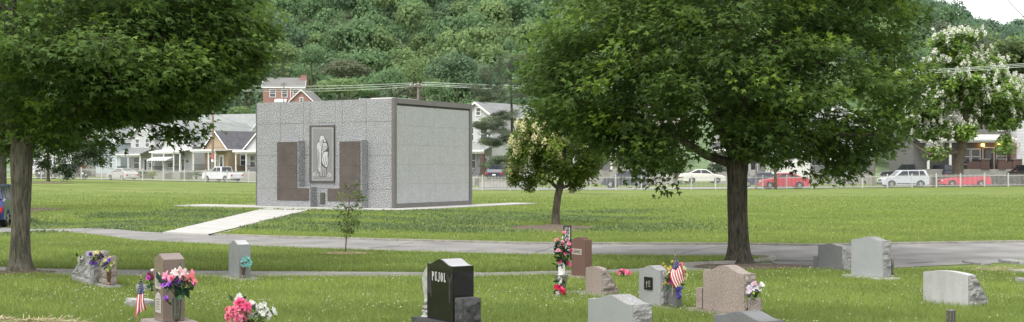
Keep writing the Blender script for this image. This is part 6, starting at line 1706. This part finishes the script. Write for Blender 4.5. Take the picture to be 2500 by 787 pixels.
# tan gabled cottage
h = House('tan sided cottage with dark roof and white front porch behind the wooden pole', corner(556, 421, 172, 5.6, HR), HR, 5.6, 9.5, 3.35, S_tan, M_roofd, 2.35)
h.porch(-2.9, 2.6, 1.9, .25, 3.0, [-2.8, 0.9, 2.5], flat=True, roof=M_offwhite, rail=True, steps=1.7)
h.door(1.3, .25, .95, 2.1); h.win(-.2, .9, 1.0, 1.5); h.door(-1.4, .25, .8, 2.1, M_offwhite); h.chimney(1.2, 7.5, 4.2, 6.4)
h.win(2.6, 1.0, .9, 1.4, 'right'); h.win(6.2, 1.0, .9, 1.4, 'right')
mb = MB(); mb.prism([(-1.9, 3.5), (1.9, 3.5), (0, 5.0)], -.05, -.003, 'y'); mb.build('gable_panel', S_tan, h.r)
# white house with awning and big roof
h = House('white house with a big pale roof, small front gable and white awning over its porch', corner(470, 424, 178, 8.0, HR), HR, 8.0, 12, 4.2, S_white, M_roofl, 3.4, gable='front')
h.porch(-3.6, 3.9, 2.0, .2, 3.1, [-3.5, -.4, 2.2, 3.8], roof=M_offwhite, rise=.35, steps=1.2)
h.door(1.6, .2, .95, 2.05); h.win(-1.6, .9, 1.6, 1.5); h.win(0, 5.2, .7, 1.0); h.awning(-3.4, 1.9, 3.02, 2.9, 1.0)
MB().bb(2.6, 2.9, -.1, -.003, 1.7, 1.9).build('mailbox', M_black, h.r)
h = House('large white house with a long light grey roof behind the tan cottage', wp(530, 405, 205), R(-20), 11.5, 9, 5.2, S_white, M_roofl, 3.4, gable='side')
h.win(-3, 1.4, 1, 1.4); h.win(3, 1.4, 1, 1.4); h.win(0, 3.6, 1, 1.2)
# house with grey porch roof
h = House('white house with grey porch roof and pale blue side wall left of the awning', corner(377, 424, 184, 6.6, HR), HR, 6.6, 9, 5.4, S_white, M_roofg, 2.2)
h.porch(-3.6, 3.2, 2.3, .2, 2.8, [-3.5, -.2, 3.1], roof=M_roofg, rise=1.0, steps=1.4, rail=True)
h.win(-1.6, .8, 1.4, 1.6); h.door(.9, .2); h.win(2.3, .9, .8, 1.5); h.win(-1.4, 4.0, 1, 1.2); h.win(1.4, 4.0, 1, 1.2)
MB().bb(-3.4, -2.5, -2.2, -2.1, .2, 2.5).build('porch_screen', S_blue, h.r)
h = House('pale blue sided house at the left, mostly hidden by the young tree', corner(283, 424, 190, 6, HR), HR, 6, 8, 5.0, S_blue, M_roofg, 2.2)
h.win(-1.2, .9, 1, 1.5); h.win(1.6, .9, .9, 1.6); h.win(0, 3.6, .9, 1.2)
h = House('white house behind the leaves at the far left', corner(175, 426, 195, 8, R(-25)), R(-25), 8, 8, 4.0, S_white, M_roofb, 2.2)
h.win(-2, .9, 1.2, 1.5); h.win(2.4, .9, 1, 1.5); h.door(0.4, 0)
h = House('white house with porch roof half hidden behind the left edge of the mausoleum', corner(668, 424, 168, 6.4, HR), HR, 6.4, 9, 3.4, S_white, M_roofg, 2.3)
h.porch(-3.1, 3.1, 1.8, .25, 3.0, [-3.0, -.6, 3.0], flat=True, roof=M_offwhite, rail=True); h.win(-1.5, .9, 1.1, 1.6); h.door(.6, .25)
# right of the mausoleum
RR = R(-38)
h = House('white two storey house with attic gable and brick porch right of the mausoleum', corner(1201, 437, 134, 4.4, RR), RR, 4.4, 9.5, 6.9, S_white, M_roofg, 1.4, found=.2)
h.win(.3, 7.0, .55, .75); h.win(-.8, 4.2, .9, 1.4); h.win(1.1, 4.2, .9, 1.4)
h.porch(-3.4, 3.0, 2.4, .35, 3.0, [-3.2, -1.0, 2.8], roof=M_roofl, rise=.9, rail=False, pw=.4, postmat=M_brickd, steps=2.2)
h.win(-.8, 1.2, 1.4, 1.6); h.door(1.2, .35)
MB().bb(-3.2, 1.4, -2.55, -2.4, .36, 1.15).build('porch_wall', M_brickd, h.r)
m = MB(); m.tube([(2.0, -3.9, -.6), (2.0, -2.6, 1.2)], .03, 6); m.tube([(3.0, -3.9, -.6), (3.0, -2.6, 1.2)], .03, 6); m.build('handrail', M_black, h.r)
h = House('house with tan porch and white posts seen through the maple branches', corner(1650, 425, 142, 7.5, R(-12)), R(-12), 7.5, 9, 5.6, S_cream, M_roofb, 2.6, gable='side')
h.porch(-3.6, 3.6, 2.0, .5, 3.1, [-3.5, -1.2, 1.2, 3.5], roof=M_roofb, rise=.9, steps=0); h.door(0, .5); h.win(-2.2, 1.2, 1.3, 1.5); h.win(2.2, 1.2, 1.3, 1.5); h.win(-2, 4, 1, 1.2); h.win(2, 4, 1, 1.2)
h = House('white house behind the crown of the big maple', corner(1540, 425, 150, 7, R(-12)), R(-12), 7, 9, 5.6, S_white, M_roofl, 2.6)
h.porch(-3.4, 3.4, 2, .4, 3.0, [-3.3, 0, 3.3], roof=M_roofg, rise=.8, steps=1.6); h.win(-1.6, 1.2, 1.3, 1.5); h.door(1.6, .4); h.win(-1.5, 4, 1, 1.2); h.win(1.5, 4, 1, 1.2)
h = House('white sided garage wall behind the red sedan', corner(1976, 437, 126, 3.9, R(-6)), R(-6), 3.9, 5.5, 2.35, siding('bright_siding', (.78, .78, .76)), M_roofl, 1.2, name='garage', found=.1)
MB().bb(-1.7, -1.1, -.03, -.003, .9, 1.6).build('vent', M_offwhite, h.r)
h = House('white house with dark roof behind the right half of the maple', corner(2130, 428, 146, 8, R(-5)), R(-5), 8, 9, 5.6, S_white, M_roofg, 2.6)
h.porch(-3.8, 3.8, 2, .4, 3.0, [-3.7, -1.2, 1.2, 3.7], roof=M_roofg, rise=.8, steps=0); h.win(-2.4, 1.2, 1.3, 1.5); h.door(0, .4); h.win(2.4, 1.2, 1.3, 1.5); h.win(-2, 4, 1, 1.2); h.win(2, 4, 1, 1.2)
h = House('grey sided house between garage and the big maple trunk', corner(1880, 428, 150, 7, R(-8)), R(-8), 7, 9, 5.4, S_grey, M_roofd, 2.5)
h.porch(-3.3, 3.3, 2, .4, 3.0, [-3.2, 0, 3.2], roof=M_roofd, rise=.8, steps=1.5); h.win(-1.6, 1.2, 1.3, 1.5); h.door(1.5, .4)
# lamplit porch house
P0 = corner(2482, 431, 128, 10.6, R(-3))
h = House('grey white house with lamplit porch and dark brick pillars at the right', P0, R(-3), 10.6, 10, 7.2, siding('shaded_siding', (.17, .17, .165)), M_roofd, 3.0, gable='side')  # porch shade is put into the dark grey of this siding
PX = lambda px: (px - 2482) / F * 126 + 5.3
h.porch(-5.2, 4.2, 2.2, .75, 3.75, [PX(2252), PX(2305)], roof=M_offwhite, rise=.5, rail=False, pw=.2)
for px, wd_ in ((2388, .85), (2428, .75), (2465, .9)):
    MB().bb(PX(px) - wd_ / 2, PX(px) + wd_ / 2, -2.3, -1.75, .752, 1.75).build('brick_pillar', M_brickd, h.r)
    MB().bb(PX(px) - wd_ / 2 - .06, PX(px) + wd_ / 2 + .06, -2.36, -1.7, 1.752, 1.82).build('pillar_cap', M_conc2, h.r)
MB().bb(PX(2346), PX(2378), -2.2, -2.0, .752, 1.55).build('porch_wall', M_brickd, h.r); MB().bb(PX(2436), PX(2455), -2.2, -2.0, .752, 1.5).build('porch_wall', M_brickd, h.r)
MB().tube([(PX(2473), -2.35, 3.5), (PX(2472), -2.35, 2.2), (PX(2477), -2.4, 1.9), (PX(2478), -2.4, -.3)], .06, 8).build('downspout', M_offwhite, h.r)
h.door(PX(2413), .75, 1.05, 2.2, pm('brown_door', (.12, .09, .07), .6, .2)); h.win(PX(2382), 1.3, .8, 1.5); h.win(PX(2445), 1.3, .9, 1.6); h.win(PX(2355), 1.3, 1, 1.5); h.win(PX(2450), 4.8, 1, 1.5); h.win(PX(2330), 4.8, 1, 1.5)
M_bulb = emis('lamp_glow', (1, .42, .08), 12)
for px in (2398.5, 2438.5):
    p = h.r.matrix_basis @ Vector((PX(px), -.16, 3.3))
    l = empty('porch_lamp', 'lit orange porch lamp %s the brown door of the grey white house' % ('left of' if px < 2410 else 'right of'), 'lamp', p)
    MB().lathe([(.02, .16), (.15, .12), (.16, .1), (.02, .1)], n=12).build('lamp_cap', M_black, l); MB().lathe([(.13, -.2), (.17, -.05), (.15, .095)], n=12).build('lamp_shade', M_bulb, l); MB().bb(-.03, .03, .02, .155, -.02, .06).build('bracket', M_black, l)
    MB().lathe([(.03, -.32), (.1, -.28), (.13, -.205)], n=12).build('lamp_base', M_black, l)
    L_ = bpy.data.lights.new('porch_light', 'POINT'); L_.energy = 4; L_.color = (1, .5, .15); L_.shadow_soft_size = .15
    lo = bpy.data.objects.new('porch_light', L_); COL.objects.link(lo); lo.location = p + Vector((0, -.25, -.05))
def porch_chair(px, z=.752):
    p = h.r.matrix_basis @ Vector((PX(px), -1.0, z)); c = empty('porch_chair', 'dark chair on the lamplit porch', 'chair', p, R(15))
    MB().bb(-.28, .28, -.28, .28, .4, .46).build('seat', M_trim, c); MB().bb(-.28, .28, .22, .28, .46, .95).build('backrest', M_trim, c)
    for sx in (-.25, .25):
        for sy in (-.25, .25): MB().bb(sx - .025, sx + .025, sy - .025, sy + .025, 0, .4).build('leg', M_trim, c)
porch_chair(2395)
h = House('white clapboard house cut by the right edge', corner(2570, 436, 126, 3.6, R(-3)) , R(-3), 3.6, 9, 6.4, siding('wide_siding', (.66, .67, .70), .3), M_roofd, 2.4)
h.win(0, 1.2, 1, 1.5)
h = House('dark roofed house behind the catalpa at the right edge', corner(2535, 300, 160, 9, R(10)), R(10), 9, 9, 3.8, S_grey, M_roofd, 2.0, gable='side')
h.win(0, 1.2, 1, 1.5)
# brick house on the hill
h = House('red brick house with pale roof standing on the slope above the mausoleum', wp(692, 268, 232) , R(6), 7.6, 7, 4.2, M_hbrick, M_roofh, 1.9, gable='side', eave=.25)
h.win(-2.0, 2.4, 1.0, 1.3); h.win(.2, 2.4, .9, 1.3); h.win(2.3, 2.4, .9, 1.3); h.win(1.6, .4, 1.0, 1.0)
h.awning(-1.6, .6, 2.0, 1.0, .5); h.chimney(3.6, 3, 4.2, 6.6, M_hbrick, 1.2); h.door(-.4, -.1, .9, 1.7)
MB().tube([(1.35, -.1, -.5), (1.35, -.1, 4.2)], .07, 6).build('downspout', M_white, h.r)
h = House('brick gable with white trim below the brick house on the hill', wp(736, 262, 226), R(-10), 4.2, 6, 1.2, M_hbrick, M_roofh, 1.9, name='house')
h.win(0, .9, .5, .8)
# roof behind the mausoleum top
h = House('house of which only the white ridge shows above the mausoleum', wp(940, 268, 212), R(8), 8, 6, .9, S_cream, M_roofh, 1.0, gable='side')

# ------------------------------------------------------------------ poles, wires, shrubs
def pole(label, px, Y, ytop, r, arms, mat=M_wood, rz=0, ins=True, brace=True, sign=False, ybase=None):
    b = onG(px, Y); s = F / Y
    top = wp(px, ytop, Y).z
    if ybase is not None: b.z = wp(px, ybase, Y).z
    e = empty('utility_pole', label, 'pole', b, rz)
    MB().tube([(0, 0, -.3), (0, 0, top - b.z)], [r * 1.2, r * .8], 12).build('mast', mat, e)
    for (z, L) in arms:
        zz = wp(px, z, Y).z - b.z; o = MB().bb(-L / 2, L / 2, -r - .1, -r - .002, zz - .07, zz + .07).build('crossarm', mat, e)
        if brace: 
            MB().tube([(L * .35, -r - .05, zz - .08), (0, -r * .9, zz - .8)], .04, 6).build('brace', mat, e)
        if ins:
            for x in (-L * .45, -L * .2, L * .2, L * .45): MB().lathe([(.05, 0), (.06, .1), (.03, .2)], (x, -r - .05, zz + .072), 8).build('insulator', M_offwhite, o)
    return e
e = pole('wooden utility pole with a red notice standing before the tan cottage', 519.5, 160, 268, .17, [], M_wood)
z = wp(519, 380, 160).z - e.location.z
MB().bb(-.16, .16, -.23, -.205, z - .45, z + .15).build('notice', pm('red_notice', (.5, .12, .1), .6, .2), e); MB().bb(-.15, .15, -.235, -.231, z - .85, z - .5).build('notice', M_white, e)
pole('tall utility pole with crossarm rising behind the mausoleum', 1021, 152, 200, .17, [(211, 2.1)], M_pole2)
pole('thin utility pole with two crossarms in front of the hill brick house', 693, 218, 202, .12, [(205.5, 1.0), (209.5, 1.0)], M_pole2, brace=False, ins=False)
pole('utility pole hidden in the leaves of the maple, right of the slim street tree', 2133, 126, 335, .15, [], M_pole2)
pole('brown post by the street left of the red sedan', 1846, 107.2, 405, .09, [], M_pole2)
def wire(label, pts, r=.03, mat=None, group='overhead wires', name='overhead_wire'):
    """pts: (px,py,Y) anchors with sag between"""
    P = [wp(*p) for p in pts]; out = []
    for i in range(len(P) - 1):
        for k in range(12): out.append(P[i].lerp(P[i + 1], k / 12))
    out.append(P[-1]); o = MB().tube(out, r, 5).build(name, mat or M_wire)
    tag(o, label, 'wire', group)
def span(label, a, b, sag, **k):
    n = 7; pts = []
    for i in range(n + 1):
        t = i / n; pts.append((a[0] + (b[0] - a[0]) * t, a[1] + (b[1] - a[1]) * t + sag * 4 * t * (1 - t), a[2] + (b[2] - a[2]) * t))
    wire(label, pts, **k)
span('top overhead wire left of the crossarm pole', (480, 207, 150), (1008, 203, 152), 6)
span('middle overhead wire left of the crossarm pole', (480, 220, 150), (1013, 206.5, 152), 5)
span('lower overhead wire left of the crossarm pole', (480, 219, 150.5), (1030, 210, 152), 9)
span('top overhead wire right of the crossarm pole', (1030, 201, 152), (1560, 215, 140), 3)
span('middle overhead wire right of the crossarm pole', (1013, 205, 152), (1560, 221, 140), 3)
span('lower overhead wire right of the crossarm pole', (1030, 209, 152), (1560, 226, 140), 3)
for i, (y0, y1) in enumerate(((171, 149), (174, 153), (178, 157))):
    span('%s of the three wires crossing the flowering catalpa' % ('top', 'middle', 'bottom')[i], (2180, y0 + 4, 112), (2620, y1 - 4, 108), 3, r=.022)
span('thin service wire from the pole to the tan cottage roof, upper', (519, 295, 160), (640, 316, 178), 3, r=.02, mat=M_dkwire)
span('thin service wire across the big pale roof, left of the wooden pole', (430, 303, 165), (519, 297, 160), 3, r=.02, mat=M_dkwire)
span('thin service wire from the wooden pole slanting down to the white house', (519, 276, 160), (632, 318, 170), 2, r=.02, mat=M_dkwire)
span('dark overhead cable in the sky at the top right, nearer the corner', (2430, -30, 60), (2560, 105, 75), -1, r=.022, mat=M_dkwire)
span('pale overhead cable in the sky left of the dark corner cable', (2350, -20, 75), (2440, 85, 95), -1, r=.02)

def shrub(label, px, py, wpx, hpx, Y, mi, dz=0):
    s = F / Y; c = wp(px, py, Y); r = wpx / s / 2; hh = hpx / s
    root = empty('shrub', label, 'shrub', c)
    V, t = crown_proto(18, 900, .11)
    W = np.c_[V[:, 0] * r * 1.1, V[:, 1] * r * .9, (V[:, 2] + .45) * hh * .72]
    fast('foliage', W, 4, mi, root, t)
    mb = MB()
    for a in range(4): mb.tube([(0, 0, -.2), (math.cos(a * 1.57) * r * .5, math.sin(a * 1.57) * r * .5, hh * .55)], [.05, .015], 5)
    mb.build('stem', M_bark_s, root)
S_g = leafmat('shrub_green', (.06, .105, .035), .2); S_y = leafmat('shrub_yellow', (.2, .24, .05), .2); S_b = leafmat('spruce_blue', (.12, .18, .17), .1, yellow=(1, 1, 1)); S_d = leafmat('shrub_dark', (.03, .055, .025), .2)
shrub('yellow green clipped shrub before the awning house', 373, 434, 32, 20, 162, S_y)
shrub('low green hedge below the porch right of the silver car', 344, 431, 34, 20, 166, S_g)
shrub('green shrub beside the wooden pole', 479, 434, 38, 22, 160, S_g)
shrub('green shrub under the pale blue house', 282, 432, 22, 18, 172, S_g)
shrub('blue spruce shrub behind the right fence under the maple', 1522, 446, 46, 34, 122, S_b)
shrub('round bright green shrub beside the blue spruce', 1564, 440, 36, 34, 124, S_g)
shrub('dark green spreading shrub left of the white older sedan', 1650, 436, 60, 46, 130, S_d)
shrub('dark shrub behind the white older sedan', 1745, 432, 50, 44, 134, S_d)
shrub('green bush below the porch of the white gabled house', 1258, 448, 40, 30, 124, S_g)
shrub('dark green bush left of the big maple trunk', 1440, 446, 60, 42, 122, S_d)
shrub('reddish brown bush behind the left young tree', 190, 425, 44, 34, 175, leafmat('shrub_russet', (.16, .07, .04), .2))
shrub('green bush behind the garage', 2030, 436, 60, 34, 130, S_g)
def retaining():
    p = wp(1222, 463, 116); e = empty('retaining_wall', 'low grey block wall below the dark driveway car', 'wall', p, R(-8))
    MB().bb(-2.0, 2.6, 0, .3, -.3, .85).build('block_wall', M_block, e); MB().bb(-2.06, 2.66, -.05, .35, .852, .95).build('coping', M_conc2, e)
    MB().bb(-2.0, 2.6, .36, 6, -.3, .8).build('terrace', M_lawn, e)
retaining()
def rows():
    p = wp(2452, 455, 121); e = empty('retaining_wall', 'long stone wall under the lamplit porch house', 'wall', p, R(-3))
    MB().bb(-7, 4, 0, .3, -.3, 1.0).build('block_wall', granite('rubble', (.08, .08, .07), (.2, .19, .17), (.32, .31, .28), 3, .9, .4), e); MB().bb(-7.05, 4.05, -.04, .34, 1.002, 1.08).build('coping', M_conc2, e)
rows()

scene.render.engine = 'CYCLES'
GROUPS = {'headstone': 'headstones on the cemetery lawn', 'grave marker': 'low markers in the grass', 'flowers': 'flower bouquets on the graves', 'vase': 'vases at the graves', 'car': 'cars parked along the street', 'pickup': 'cars parked along the street', 'van': 'cars parked along the street',
          'house': 'houses along the street', 'shrub': 'shrubs in front of the houses', 'pole': 'utility poles', 'fence': 'white fences along the street', 'flag': 'small flags on the graves', 'lamp': 'lit porch lamps', 'tree': 'trees on and around the lawn', 'wall': 'walls below the houses'}
for o in scene.objects:
    if o.parent is None and 'group' not in o and o.get('category') in GROUPS: o['group'] = GROUPS[o['category']]
scene.cycles.diffuse_bounces = 6; scene.cycles.transmission_bounces = 6; scene.cycles.max_bounces = 10
